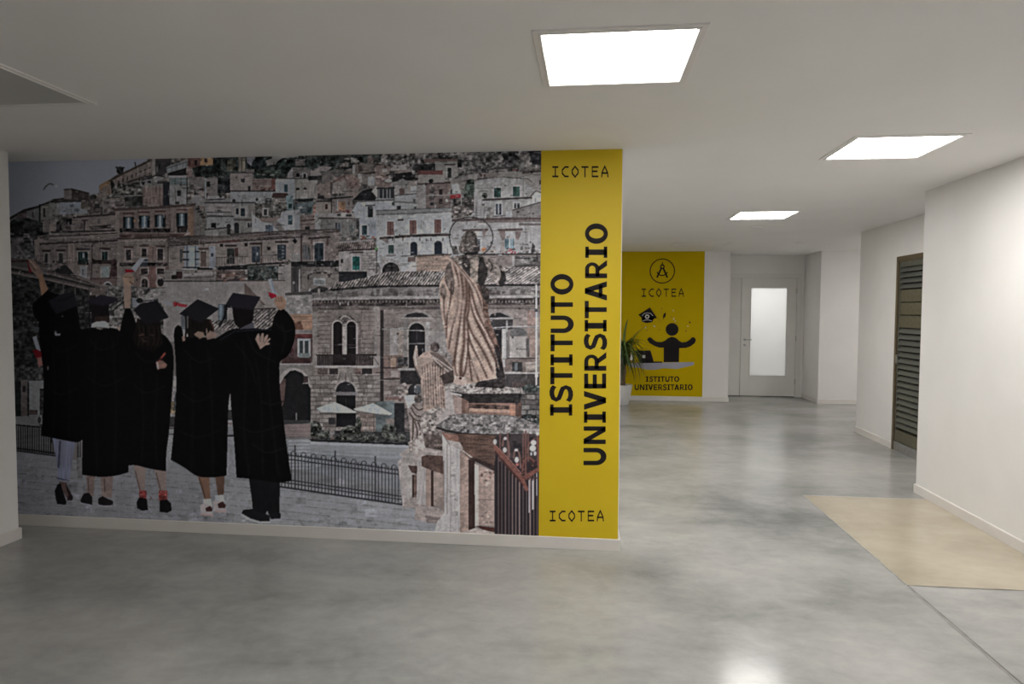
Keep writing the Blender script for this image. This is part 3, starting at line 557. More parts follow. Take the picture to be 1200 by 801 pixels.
G((528, 228, 541.5, 227.5, 540, 232, 527, 232.5), (138, 44, 46), .15); G((528, 233, 557, 231, 556, 257, 530, 257), (84, 77, 72), .45, 'r'); SCAT(530, 234, 556, 254, 60, ((138, 128, 120), (56, 50, 48), (108, 96, 88), (72, 60, 56)), 1.5, 5, 53); G((548, 256, 557, 246, 558, 248, 552, 257), (146, 140, 134)); B(531, 233, 535, 237, (44, 38, 38)); L((540.5, 228, 540.5, 240), .9, (140, 134, 128))
G((556, 213, 562, 208.5, 575, 206, 622, 206, 633, 214, 640, 214, 640, 258, 555, 258), (139, 134, 129), .14); G((560, 206, 575, 203, 640, 199, 640, 209, 622, 207, 575, 208.5), (112, 104, 99), .25, 'h'); L((560, 210, 582, 207), 1.4, (64, 56, 54)); L((575, 198, 607, 195.5), 1.6, (66, 60, 58)); L((610, 202.5, 640, 199.5), 2.2, (68, 58, 56)); B(600, 198, 606, 199.8, (104, 58, 56)); B(584, 201, 612, 207, (126, 118, 112), .1); B(561, 202.5, 583, 208, (118, 106, 100), .25); [B(x, 204, x+2, 207, (74, 56, 54)) for x in (563, 567)]
G((610, 209, 634, 205, 640, 206, 640, 222, 626, 222), (128, 119, 114), .1); L((590, 207, 598, 208.5, 618, 209, 623, 213), .9, (84, 78, 74)); L((613, 208, 613, 232), 1, (116, 110, 105)); B(632, 211, 634, 216, (62, 52, 50))
W(579.2, 220, 586.8, 230.8, (48, 70, 64), (154, 150, 146)); W(601.2, 218.3, 609, 229.8, (48, 70, 64), (154, 150, 146)); L((583, 220, 583, 231), .7, (34, 50, 46)); E(568, 229, 3, 3.5, (74, 74, 68), .5, 'f'); L((566, 234, 600, 232.5, 626, 231.3), 2, (66, 58, 56)); L((560, 221, 578, 220), .8, (116, 110, 105))
W(581, 238.5, 587.6, 251.5, (60, 66, 74), (156, 153, 150)); L((584.4, 239, 584.4, 250), 1.2, (150, 150, 152)); W(602.5, 237.4, 608.8, 244, (70, 72, 74), (156, 153, 150)); L((605.6, 237.6, 605.6, 244), 1, (156, 154, 152)); L((578, 253.5, 592, 252.5), 1, (84, 78, 76)); B(557, 236, 568, 256, (130, 124, 120), .2, 'v'); SCAT(568, 240, 576, 252, 8, ((110, 102, 96), (122, 114, 108)), 2, 5, 54)
G((623.5, 229, 628, 223.5, 640, 228, 640, 239, 623.5, 239), (160, 158, 158), .04); L((622, 229.5, 628, 223.2, 635, 226), 1.4, (92, 84, 80)); B(626.5, 232, 628.5, 237, (128, 126, 126)); G((600, 246, 634, 236.5, 640, 236, 640, 256, 600, 256), (114, 107, 103), .12); L((601, 246, 640, 235), 1.2, (78, 70, 67)); B(593, 247, 599, 255, (150, 147, 144)); L((606, 247, 606, 256), 1, (90, 82, 80)); G((620, 258, 640, 249, 640, 260, 624, 262), (106, 80, 76), .1)
# pale two storey house with shuttered windows
G((441, 248, 529, 245, 529.5, 300, 500, 320, 448, 320, 441, 300), (148, 145, 142), .08); G((440.5, 247, 529, 243.5, 529, 248, 441, 251.5), (122, 119, 117), .08); L((441, 251.5, 529, 248), 1, (90, 86, 84)); L((441, 246.6, 529, 243.3), .9, (86, 82, 80))
for x, y in ((457.5, 267), (484, 265.5), (513, 264.5)):
    B(x-5.5, y-9, x+5.5, y+9, (158, 156, 154), .05); B(x-4, y-7.4, x+4, y+8.4, (108, 78, 72), .12)
    L((x, y-7, x, y+8), .7, (84, 60, 56))
L((446, 279, 484, 276, 527, 274.8), 2.8, (64, 54, 52), .3, 'r'); [L((x, 279, x, 281.5), 1.2, (58, 50, 48)) for x in (449, 460, 472, 492, 505, 519)]; G((446, 280, 455, 279.5, 455, 285, 452, 284), (112, 100, 96))
B(466, 252.5, 472.5, 257, (160, 158, 156)); B(466, 256.5, 473, 258.4, (62, 58, 58)); W(455, 287, 461.6, 297, (54, 70, 66), (150, 147, 144)); B(453, 297.8, 464, 299.8, (112, 106, 102)); ARCH(480.8, 283.2, 489, 300, (38, 42, 50)); ARCH(508.8, 282, 518, 299.3, (38, 42, 50)); E(499.5, 281, .8, 2, (90, 86, 84)); L((462, 270, 462, 285), .7, (110, 106, 104)); L((470, 300, 524, 297.5), 1, (96, 90, 86))
G((446, 300, 470, 306, 470, 320, 446, 320), (138, 130, 126), .12); G((474, 318, 488, 301, 488, 318), (158, 148, 142), .06); G((488, 300, 528, 298, 524, 318, 488, 318), (140, 115, 99), .22, 'h'); L((486, 300, 529, 298), 1.4, (78, 66, 60)); B(478, 301, 487, 307, (100, 80, 74), .2)
# long wall behind the big statue
G((529, 256, 640, 254, 640, 300, 529, 300), (138, 132, 128), .09); L((531, 258, 600, 256, 640, 256), 3, (84, 68, 65), .2); G((560, 258, 636, 257, 636, 260, 560, 261), (104, 90, 86), .15); B(612, 260, 622, 298, (130, 124, 120), .14, 'v'); L((609, 262.5, 640, 263), 2.4, (94, 84, 80))
L((584.5, 269.3, 611.5, 268.8), 2.4, (86, 72, 68)); G((584.5, 270.5, 592, 270.5, 592, 279, 588.5, 282, 586, 276), (112, 96, 90), .2); G((603.5, 270.5, 611, 270.5, 609.5, 277, 607.5, 281, 604.5, 280), (112, 96, 90), .2); B(592, 271, 603.5, 280, (146, 141, 137), .05); W(591.6, 279.4, 602.6, 291, (78, 96, 102)); L((597.2, 280, 597.2, 291), 1.2, (162, 164, 166)); L((600, 280, 600, 291), 1, (140, 146, 148)); SCAT(586, 290, 604, 296, 36, ((138, 48, 56), (112, 40, 44), (70, 58, 54)), 1, 2.6, 61); B(586.5, 283, 591, 296, (128, 118, 112), .12)
L((543, 269.8, 571, 269), 2.4, (86, 72, 68)); B(556, 271, 565, 290, (150, 146, 142), .05); W(558.5, 280, 562.5, 291, (84, 92, 96)); G((565.5, 270.5, 570, 270.5, 568, 276, 566.5, 280), (108, 92, 86), .2); SCAT(562, 288, 580, 297, 24, ((134, 120, 112), (150, 110, 80), (84, 76, 72)), 1.2, 3, 62); SCAT(604, 288, 640, 300, 36, ((70, 66, 64), (48, 46, 46), (110, 100, 94)), 2, 5, 63); G((624, 284, 627, 288, 626, 298, 622, 298), (60, 56, 54))
L((556, 298, 640, 297.5), 1.6, (52, 47, 46)); G((556, 299, 640, 298.5, 640, 314, 560, 316), (116, 102, 95), .18); B(602, 299.5, 640, 312, (96, 88, 84), .25, 'h'); SCAT(604, 300, 640, 312, 16, ((128, 120, 114), (58, 54, 52)), 3, 9, 64); L((604, 302, 622, 303), 1.2, (56, 50, 50)); B(600, 300, 603, 312, (134, 126, 120))
TILES((556, 318, 576, 313, 606, 312, 640, 310, 640, 333, 556, 333), (128, 117, 110), (84, 74, 70), 1.0, 2.6, (152, 142, 134)); L((604, 312, 640, 310.5), 1.6, (70, 62, 60))
# left slope: dark shrubs and low walls
G((-50, 268, 9, 262, 16, 257, 30, 255, 42, 258, 54, 263, 58, 272, 50, 281, 9, 284, -50, 290), (44, 44, 42), .45, 'f'); G((-50, 282, 45, 276, 46, 306, -50, 312), (82, 76, 74), .3, 'r'); SCAT(-40, 270, 44, 300, 60, ((104, 96, 92), (50, 47, 46), (36, 35, 35), (118, 112, 108)), 3, 9, 71); B(-50, 296.5, 20, 300, (42, 40, 40)); G((9, 286, 22, 282, 28, 300, 9, 303), (94, 86, 85), .15)
B(50, 258, 62, 272, (108, 95, 90), .25); B(58, 262, 65, 272, (128, 112, 104), .15); G((66, 260, 74, 257, 76, 268, 66, 272), (60, 54, 52), .4, 'f')
G((84, 254, 137, 250, 137, 272, 84, 274), (116, 101, 95), .14); L((86, 254.5, 137, 250.6), 1.8, (58, 48, 48)); L((99, 258, 99, 270), 1.4, (60, 50, 50)); L((96, 258, 103, 257.5), 1.2, (64, 54, 54)); B(94.5, 261, 97.5, 268, (86, 74, 72)); G((104, 265, 130, 263, 130, 267, 106, 269), (64, 56, 52), .3, 'f'); B(114, 256, 117.5, 262, (90, 82, 80)); G((72, 253, 84, 254, 84, 272, 72, 272), (88, 79, 74), .35, 'r'); B(76, 256, 84, 263, (44, 40, 40), .4, 'f'); L((60, 272, 137, 270), 1.6, (50, 44, 44))
# big left palace, upper floor with blue shutters
G((135, 244, 228, 239, 229, 280, 135, 283), (113, 95, 88), .12); G((220.5, 241, 226.5, 241, 226.5, 276, 220.5, 276), (130, 98, 76), .12); L((134, 245.5, 180, 243.4, 228, 239.5), 2.8, (80, 64, 60)); L((136, 248, 228, 243), 1, (126, 108, 100)); B(135, 247, 140, 282, (126, 110, 103), .1); B(200, 243, 206, 280, (122, 105, 98), .12, 'v'); G((228, 241, 242, 248, 242, 276, 229, 276), (104, 97, 91), .2); [B(229.5+k*2.2, 243.5+k*3.2, 234+k*2.2, 246+k*3.2, (58, 54, 52)) for k in range(4)]
for x, y0, y1 in ((150.5, 255, 268), (169.2, 253.5, 267), (187.5, 252.5, 266.5), (213, 250.5, 265.5)):
    B(x-6.5, y0-.8, x+6.5, y1-.5, (36, 40, 42), .15); B(x-3, y0, x+3, y1, (98, 120, 134), .08); L((x, y0, x, y1), 1.3, (150, 156, 164)); L((x-2, y0, x-2, y1), .6, (66, 84, 96)); L((x+2, y0, x+2, y1), .6, (66, 84, 96)); B(x-2.6, y1-1, x+2.6, y1+1.8, (140, 140, 142))
    B(x-6.5, y0-6.2, x+6.5, y0-4.2, (84, 60, 56), .2); B(x-4, y0-4.2, x+4, y0-1.2, (124, 106, 98), .1)
B(156.5, 257, 159.5, 260, (140, 104, 78)); B(140.5, 267.5, 199, 272, (48, 40, 40), .6, 'r'); SCAT(141, 268, 198, 271.5, 46, ((110, 100, 94), (34, 32, 32), (70, 50, 46)), .8, 1.8, 72); G((207, 265, 220, 264, 219, 272, 208, 272), (44, 36, 36), .35, 'r'); C((205, 272, 212, 276, 222, 273), 2, (140, 122, 114)); B(140, 273.5, 200, 278.5, (98, 80, 74), .15); B(142, 275, 154, 277.4, (82, 56, 52)); B(158, 275, 178, 277.4, (88, 64, 58)); L((136, 279.5, 240, 276.5), 2, (74, 62, 58)); L((136, 282.2, 240, 279.6), 1.6, (134, 118, 110)); L((136, 285, 236, 283), 1.4, (80, 66, 62)); B(199, 274, 216, 277.5, (84, 62, 58), .2)
# lower floors
G((135, 284, 240, 281, 240, 346, 135, 346), (118, 104, 97), .12); B(135, 283, 141.5, 345, (124, 110, 103), .1); B(197.5, 283, 206.5, 332, (128, 114, 106), .12, 'v'); L((197, 283, 197, 330), .9, (84, 72, 68)); L((207, 283, 207, 320), .9, (84, 72, 68))
for x0, y0, x1, y1 in ((147.3, 292.5, 153.6, 305), (165.8, 291, 171.6, 300.5), (184.5, 291.5, 190.8, 305)): W(x0, y0, x1, y1, (52, 44, 44), (136, 122, 114), (82, 64, 60))
B(173, 288, 183, 305, (122, 98, 88), .15); L((179, 290, 179, 304), 1, (98, 78, 70)); B(140, 307.5, 196, 311.5, (54, 45, 44), .5, 'r'); SCAT(141, 308, 196, 312, 30, ((112, 100, 94), (36, 33, 33)), 1, 2, 73); B(164, 303.5, 173, 312, (66, 68, 72), .25); [L((164, y, 173, y), 1, (140, 140, 142)) for y in (302.5, 306.5)]
B(173, 312, 183, 345, (112, 78, 70), .2); B(157, 313, 164, 345, (114, 92, 84), .15); B(193.5, 312, 198, 330, (108, 84, 76), .15)
for x in (169, 188): W(x-4, 314.5, x+4, 321, (58, 44, 44), (138, 124, 116))
ARCH(164, 324.5, 175, 345, (138, 122, 114)); ARCH(165.8, 326.5, 173, 345, (50, 40, 40)); L((169.4, 328, 169.4, 344), .8, (84, 68, 64)); E(188, 331, 5.8, 6.6, (138, 122, 114)); E(188, 330.6, 3.8, 4.9, (44, 37, 37))
# far left palace
G((42, 284, 137, 281, 137, 348, 42, 330), (112, 98, 92), .12); G((44, 276, 137, 271, 137, 283, 44, 286), (118, 104, 98), .15, 'h'); L((46, 277.5, 137, 273), 1, (70, 60, 57)); L((44, 285.8, 137, 281.6), 1.8, (62, 52, 50)); L((50, 279.5, 110, 277), 1.6, (134, 120, 113)); G((40, 281, 46, 279, 47, 330, 42, 328), (124, 108, 101), .1); B(79, 285, 87, 325, (126, 108, 101), .12, 'v'); L((78.5, 285, 78.5, 316), .9, (82, 70, 66)); L((108, 286, 107, 330), 1.4, (78, 66, 63)); L((108, 287, 111, 284, 115, 284), 1.2, (72, 60, 58))
for x0, y0, x1, y1, c in ((52, 297, 56.5, 308, (84, 78, 76)), (68.3, 296.5, 73.8, 307.5, (64, 58, 57))): W(x0, y0, x1, y1, c, (130, 118, 112), (58, 46, 45)); L(((x0+x1)/2, y0, (x0+x1)/2, y1), .8, (40, 36, 36))
SCAT(48, 304, 75, 310, 22, ((44, 40, 40), (98, 88, 84), (60, 54, 52)), 1.5, 4, 74)
W(91.5, 294.8, 103, 307, (30, 44, 44), (124, 112, 106), (66, 58, 62)); B(96.5, 296, 99, 302, (120, 126, 128)); L((94, 295, 94, 307), .8, (48, 70, 66)); L((101, 295, 101, 307), .8, (20, 28, 28)); B(91, 305, 103.5, 310, (46, 48, 46), .5, 'f'); B(93.5, 311.5, 102, 326, (122, 120, 119), .12); B(96, 315, 97.8, 322, (92, 90, 92))
W(119.3, 294.5, 126, 306, (36, 46, 46), (130, 116, 110), (62, 46, 48)); L((122.7, 295, 122.7, 306), .8, (60, 74, 72)); B(108, 304.5, 137, 309, (60, 48, 46), .35, 'r'); G((107.5, 302, 113, 305, 112, 308, 108, 308), (44, 34, 34)); B(119.5, 312, 128, 325, (118, 124, 120), .12); B(117.5, 312, 119.5, 326, (136, 128, 122)); G((130, 306, 135, 302, 137, 312, 137, 324, 128, 325, 130, 314), (60, 42, 42), .3, 'f'); L((106, 326.5, 137, 326), 1.6, (84, 62, 58))
B(108, 327.5, 137, 345, (102, 82, 76), .15); ARCH(121, 329.3, 131.4, 346, (142, 136, 133)); ARCH(122.8, 331.4, 129.6, 336, (38, 38, 42)); B(122.3, 337.4, 130, 343, (44, 44, 48)); L((120, 336.6, 132, 336.6), 1.4, (146, 140, 136))
# low stuff between the canopy and the pale wall
G((60, 330, 200, 338, 200, 400, 60, 400), (96, 90, 85), .35, 'r'); SCAT(90, 338, 198, 396, 110, ((122, 114, 108), (70, 65, 61), (50, 47, 45), (136, 128, 122)), 2, 8, 75); G((170, 347, 176, 339, 190, 337.5, 198, 342, 198, 356, 172, 354), (132, 124, 119), .15); SCAT(172, 340, 196, 354, 20, ((98, 90, 86), (144, 136, 130)), 2, 5, 76); L((126, 361, 150, 346, 146, 352, 130, 366), 1.6, (52, 49, 47)); L((126, 352, 146, 348), 1.2, (56, 52, 50)); L((128, 371, 150, 371), 1.2, (140, 134, 128)); B(155, 349, 164, 360, (116, 118, 122), .1); B(186, 373, 208, 384, (90, 86, 80), .6, 'r'); B(186, 384, 206, 400, (108, 98, 92), .15, 'h')
# sloping canopy, far left
G((-50, 300, 40, 303, 62, 315, 124, 338, 122, 345, 100, 341, -50, 325), (84, 74, 70), .16, 'h'); G((-50, 322, 10, 319, 100, 338, 112, 345, 112, 420, 60, 520, -50, 520), (47, 45, 43), .4, 'r'); SCAT(-40, 335, 100, 440, 170, ((62, 59, 55), (36, 35, 34), (74, 70, 65), (30, 30, 30)), 2, 6, 77)
L((-50, 300, 9, 306, 33, 305.5), 1.6, (66, 42, 40)); L((-50, 305, 12, 312, 60, 321, 105, 334), 1.8, (108, 95, 89)); L((12, 315, 70, 326, 110, 336), 2.2, (50, 44, 43)); L((-50, 312, 12, 319, 60, 328.5, 104, 338.5), 1.8, (112, 97, 90)); L((46, 313, 80, 319, 124, 337), 2.2, (104, 90, 84)); L((60, 317, 104, 331), 1.1, (60, 52, 50)); G((62, 318, 70, 312, 76, 310, 82, 315, 89, 324, 80, 322), (46, 42, 42), .25); L((104, 338, 104, 362), 1.2, (66, 58, 55)); B(105, 337, 124, 346, (96, 82, 76), .15); L((74, 328, 74, 344), .9, (84, 76, 72)); L((88, 332, 88, 344), .8, (84, 76, 72))
# pale blank wall, centre
B(191.5, 329, 286.5, 400, (136, 126, 121), .06); L((191, 329.2, 287, 328.6), 1.8, (62, 55, 53)); B(286.5, 328.8, 334, 362, (141, 128, 121), .05); G((286.5, 331, 311, 357, 298, 362, 286.5, 362), (102, 82, 75), .08); G((298, 346, 312, 362, 298, 362), (118, 108, 100)); E(242.5, 338.5, 2.4, 1.4, (156, 150, 146)); L((200, 353, 240, 352), .8, (120, 110, 105))
B(255.5, 356, 266, 378, (82, 90, 96)); B(257, 357, 260, 376, (110, 120, 126)); B(262, 357, 266, 374, (46, 44, 46)); B(266, 358, 276, 376, (132, 124, 119)); B(212, 370, 219, 386, (90, 92, 94))
TILES((246, 376, 276, 374, 282, 385, 244, 387), (118, 108, 101), (60, 53, 50), .8, 3.1, (150, 140, 132)); TILES((296, 363, 324, 362, 318, 385, 288, 386), (122, 111, 103), (56, 50, 47), .85, 3.1, (156, 146, 138)); L((298, 362, 323, 361), 1.2, (64, 55, 52)); B(240, 386, 320, 400, (108, 98, 93), .12)
# long ochre house above it
G((198, 285, 240, 281, 352, 275, 352, 318, 198, 322), (133, 119, 111), .14); G((196, 281, 240, 276, 352, 270, 398, 269, 398, 274, 352, 276.5, 240, 284, 198, 287), (92, 80, 75), .3, 'h'); L((198, 288, 240, 285, 352, 277.6), 1.2, (62, 53, 50)); L((240, 282.2, 300, 278, 352, 274), 1.3, (122, 106, 98)); L((256, 283.5, 280, 281.6), 1.6, (96, 58, 54)); L((196, 280.5, 240, 275.8, 352, 269.6, 398, 268.6), 1.2, (70, 62, 58)); B(240, 268, 270, 276, (122, 116, 110), .2); B(266, 264, 270, 275, (52, 50, 48)); L((240, 269, 268, 266.5), 1.3, (62, 58, 56))
B(216, 288, 233, 316, (128, 134, 140), .1); [L((214.5, y, 233, y-.2), 1.4, (44, 48, 52)) for y in (295, 304, 313.5)]; L((219, 288, 219, 316), 1, (64, 70, 76)); L((229, 289, 229, 315), 1, (60, 66, 72)); B(221.5, 290, 228, 312, (150, 158, 166), .06); G((214, 314, 232, 315, 231, 320, 216, 320), (156, 152, 152), .05); B(210.5, 292, 214, 306, (78, 74, 74))
W(235, 294.5, 241.4, 312, (74, 58, 54), (134, 124, 118), (84, 68, 64)); [L((235.3, y, 241, y), .6, (112, 92, 84)) for y in range(297, 312, 2)]; B(231, 313.5, 249, 317.5, (40, 38, 38)); B(245, 288, 252.5, 314, (138, 138, 142), .1); W(247, 296.5, 250.2, 300.5, (52, 56, 64)); 
W(266.2, 291, 274.6, 309, (46, 46, 44), (128, 114, 106), (64, 54, 51)); B(275, 290, 279, 300, (84, 58, 54), .3); W(294.8, 288.5, 304.6, 307.5, (54, 60, 68), (130, 118, 110), (70, 56, 52)); B(300, 295.5, 302.6, 299, (134, 138, 144)); L((299.8, 289, 299.8, 307), .8, (84, 88, 94)); L((306.3, 284, 306.3, 309), 1.2, (82, 60, 54)); W(325, 286.5, 334.8, 304, (48, 54, 60), (134, 122, 114), (62, 52, 49)); [B(330, 288+k*4, 333, 290.5+k*4, (90, 96, 100)) for k in range(4)]
for x, y in ((259.5, 287.3), (288.3, 286.5), (315, 291)): B(x-1.9, y-1.9, x+1.9, y+1.9, (48, 40, 40))
G((345.6, 279, 348.6, 282.3, 345.6, 285.6, 342.6, 282.3), (38, 34, 35))
[L((x, 300.5, x, 311), .5, (96, 86, 82), .1, 's', .7) for x in range(254, 290, 3)]; L((253, 301.8, 290, 300.2), .8, (90, 80, 76)); [L((x, 299, x, 309), .5, (100, 90, 85), .1, 's', .6) for x in range(305, 326, 3)]; L((305, 299.3, 326, 298.6), .7, (92, 82, 78)); G((252, 312.5, 290, 310, 290, 315.5, 256, 316.5), (38, 36, 37), .2); L((290, 310.5, 352, 306.5), 2, (50, 45, 44)); SCAT(326, 301, 342, 312, 24, ((112, 104, 94), (74, 70, 62), (54, 52, 46)), 1.5, 4, 78); B(341, 297, 352, 309, (138, 130, 124), .2, 'v')
G((352.3, 276.5, 398, 272, 398, 308, 352.3, 310), (116, 102, 95), .2); L((353, 276, 353, 310), 2, (76, 58, 53)); W(368.3, 284.5, 379, 305.5, (40, 48, 52), (140, 132, 126)); L((373.6, 285, 373.6, 305), 1, (58, 68, 72)); L((362, 279.5, 386, 277.5), 2.2, (62, 52, 49)); B(363.5, 280, 366.5, 286, (92, 74, 68)); B(382.5, 279, 385, 288, (88, 68, 62)); G((355, 286, 363, 290, 364, 304, 355, 303), (86, 84, 84), .4, 'v'); SCAT(384, 284, 396, 304, 12, ((128, 112, 104), (100, 84, 78)), 2, 5, 79)
G((341, 306.5, 398, 305, 398, 312, 388, 316, 354, 315.5, 341, 312), (42, 39, 39), .3, 'r'); B(340.5, 312.5, 398, 346, (110, 99, 92), .2); B(341, 313, 353, 345, (72, 66, 64), .25, 'v'); L((351, 316, 351, 344), 1.6, (140, 132, 126)); L((346, 318, 346, 342), 1.2, (56, 52, 51)); L((361, 326, 362, 321, 367, 319, 384, 319.5, 386, 324), 2, (64, 52, 49)); B(367, 325.3, 381.6, 334, (138, 136, 132), .1); B(369, 328, 380, 333, (108, 108, 106)); B(354.5, 318, 360, 338, (122, 110, 102), .2); SCAT(354, 314, 396, 320, 16, ((60, 54, 51), (128, 116, 108)), 2, 5, 80)
B(289.5, 311, 334, 328.6, (62, 64, 60), .5, 'f'); SCAT(290, 311, 332, 327, 50, ((36, 42, 42), (96, 94, 86), (46, 56, 54), (74, 80, 78)), 1.5, 4.5, 81); B(326, 312, 334, 328, (134, 124, 117), .15); L((288.5, 328.8, 334, 328.4), 1, (78, 68, 64)); B(334, 310, 341, 372, (138, 128, 121), .06); B(287.3, 316, 290, 328, (140, 132, 126))
B(253, 317, 287, 328, (96, 80, 73), .4, 'h'); SCAT(253, 318, 286, 327, 26, ((122, 104, 96), (70, 56, 52), (112, 78, 66)), 2, 6, 82); B(192, 316, 253, 328.5, (122, 112, 106), .16, 'h'); W(206.6, 318, 213.4, 326.5, (56, 38, 38), (134, 124, 118)); B(201, 322, 207, 327, (44, 38, 38)); L((216, 322, 252, 320), 2.6, (146, 138, 132)); L((216, 325.5, 250, 324), 1, (84, 76, 72))
# small tiled house with green shutter
TILES((396, 284, 438, 280.5, 441, 291.5, 397, 294), (106, 92, 86), (72, 58, 55), .25, 2.5, (134, 118, 110)); L((397, 284, 438, 281), 1.2, (140, 132, 126)); L((397, 294, 442, 291.8), 1.8, (56, 46, 44)); G((397, 294.5, 441.5, 292.5, 441.5, 324, 431, 326, 397, 322), (140, 131, 124), .14); BRICK(424, 296, 440, 318, 5, 3.2, (100, 90, 84), .5, .2); W(413, 300.3, 421.3, 316, (38, 96, 86), (154, 150, 147)); L((417.2, 300, 417.2, 316), .8, (24, 66, 60)); L((410.5, 295.8, 425, 295.3), 1.7, (72, 60, 57)); W(399.3, 303.3, 402, 308, (46, 44, 44)); E(441, 291.5, 1.6, 2.2, (92, 140, 80)); L((441.5, 293, 441, 320), 1.3, (84, 76, 74)); E(458, 317, 10, 9.5, (48, 43, 43), .35, 'r'); B(397, 318, 430, 330, (40, 40, 42), .2)
# palace in the middle: tiled roof
TILES((378, 341, 384, 338, 400, 330.5, 432, 324.5, 440, 322, 452, 318.3, 545, 317, 545, 334, 440, 336, 380, 342), (116, 105, 98), (58, 51, 48), .62, 2.75, (158, 148, 140)); G((362, 341, 374, 335, 384, 337, 384, 342, 364, 345), (52, 50, 49), .3); L((366, 342.2, 410, 337.6, 450, 335.2, 640, 333.5), 2.4, (46, 41, 40), .3, 'r')
G((364, 343, 450, 336.5, 640, 334.8, 640, 346, 364, 348), (110, 101, 96), .22, 'h'); SCAT(366, 337, 632, 345, 46, ((86, 77, 73), (128, 118, 112), (66, 58, 55)), 3, 12, 83, .6); [B(x, 338, x+3, 346, (126, 118, 112)) for x in (438, 445, 372)]; G((361, 349, 440, 347, 640, 345.5, 640, 348.6, 361, 351.5), (134, 125, 119), .12); G((364, 351.5, 640, 348.6, 640, 357.5, 366, 359), (66, 57, 53), .35, 'r'); [B(x, 352, x+1.5, 354.5, (110, 98, 92)) for x in range(368, 632, 4)]; G((366, 358.5, 640, 356.8, 640, 363.5, 366, 364.5), (96, 84, 78), .25, 'h'); E(398.5, 355.5, 1.2, 2, (140, 132, 126)); E(408, 355.5, 1.2, 2, (140, 132, 126)); G((362, 339, 364, 337, 364, 346, 361, 346), (150, 148, 146))
# facade
G((364, 363, 640, 362, 640, 452, 450, 452, 449, 515, 364, 503), (121, 107, 99), .16); B(366, 363, 371.5, 430, (126, 114, 106), .1); B(438.5, 363, 444.5, 430, (126, 114, 106), .1); E(369, 362, 3.8, 3.2, (98, 86, 80)); E(441, 362, 4.2, 3.4, (132, 120, 112)); [(L((373, y, 388, y), .8, (92, 78, 71)), L((423.5, y, 438, y), .8, (92, 78, 71))) for y in np.arange(366, 417, 5.2)]; B(424, 366, 438, 400, (134, 118, 108), .1, 'w', .5)
ARCH(387, 366.5, 423, 424, (104, 90, 83)); E(405, 384.5, 16.6, 16.8, (122, 109, 101)); E(405, 379, 12.5, 10.5, (96, 84, 78), .3, 'r'); ARCH(388.7, 374.6, 402, 424, (146, 134, 126)); ARCH(405, 374.6, 419.3, 424, (146, 134, 126)); ARCH(390.3, 376.4, 401, 424, (34, 27, 27)); ARCH(406.5, 376.4, 417, 424, (34, 27, 27)); B(401.8, 378, 405.2, 424, (150, 138, 130)); [L((x, 404, x+8, 404), 1, (58, 48, 47)) for x in (392, 408)]; C((399, 374, 403, 370, 408, 371, 412, 375), 1.2, (140, 130, 122))
B(371.5, 415.5, 441, 428.6, (78, 66, 62), .25); [L((x, 416, x, 428), .7, (44, 37, 36)) for x in np.arange(372.5, 440, 2.2)]; L((371, 415.8, 441, 415.2), 1.2, (46, 38, 37)); B(390.3, 416, 417, 428, (40, 32, 32), .2); B(420, 420, 434, 429, (58, 48, 46), .3); B(437.5, 417, 445.5, 429, (140, 128, 120), .14); L((438, 419, 444, 427), .8, (84, 72, 68)); L((370, 429.4, 442, 429), 2.2, (148, 140, 134)); [B(x, 431.5, x+w, 438.5, c) for x, w, c in ((372, 12, (84, 70, 65)), (386, 14, (52, 44, 43)), (402, 10, (60, 52, 50)), (416, 7, (112, 88, 78)), (424, 12, (50, 43, 42)), (437, 8, (116, 98, 90)))]
G((364, 439, 447.5, 438, 447.5, 512, 364, 504), (126, 114, 106), .14); BRICK(364.5, 440, 447, 503, 9, 5, (76, 66, 61), .7, .38); B(396, 430, 413, 448, (120, 108, 100), .2); ARCH(391, 444.5, 419, 464, (138, 128, 120)); ARCH(393.6, 447, 416.4, 460, (42, 39, 41)); B(391.5, 459, 418.5, 462.8, (108, 100, 98), .15); B(394, 462.8, 416.6, 500, (30, 28, 29), .15); [L((405+k*6, 437, 405+k*8.5, 447), .8, (84, 74, 70)) for k in (-2, -1, 0, 1, 2)]
B(445.5, 363, 449.5, 515, (52, 44, 43), .15); L((451, 460, 451, 512), 1.2, (108, 104, 104))
G((449.5, 363, 531, 362, 531, 470, 449.5, 500), (119, 105, 97), .2); B(449.5, 385, 457, 415, (104, 92, 85), .12); B(457, 384, 474, 416, (134, 124, 117), .08); L((460, 396, 468, 407), 1.2, (152, 144, 138)); B(466, 403, 468, 408, (168, 160, 154)); B(466, 386, 474, 416, (128, 108, 94), .2, 'w', .6)
G((470, 373, 474, 367, 485, 364, 497, 364.5, 504, 368, 507, 373), (122, 112, 105), .1); G((473.5, 371.8, 477, 368.2, 487, 366, 496, 366.8, 503.5, 371.8), (48, 44, 44), .2); L((470, 372.6, 507, 372.6), 1.5, (136, 126, 118)); B(473, 374, 479, 430, (112, 104, 98), .2); B(498.5, 376, 503.5, 428, (138, 130, 124), .14); ARCH(477, 376, 500, 430, (134, 124, 116)); ARCH(479, 378.5, 498, 432, (36, 32, 33)); L((479, 402.6, 498, 402.2), 1.1, (104, 98, 96)); L((488.5, 384, 488.5, 402), .9, (54, 50, 52)); L((448, 385.5, 478, 387, 540, 388), .8, (136, 128, 122)); B(503.5, 376, 531, 412, (120, 108, 100), .1); B(504, 388, 530, 416, (130, 120, 113), .1)
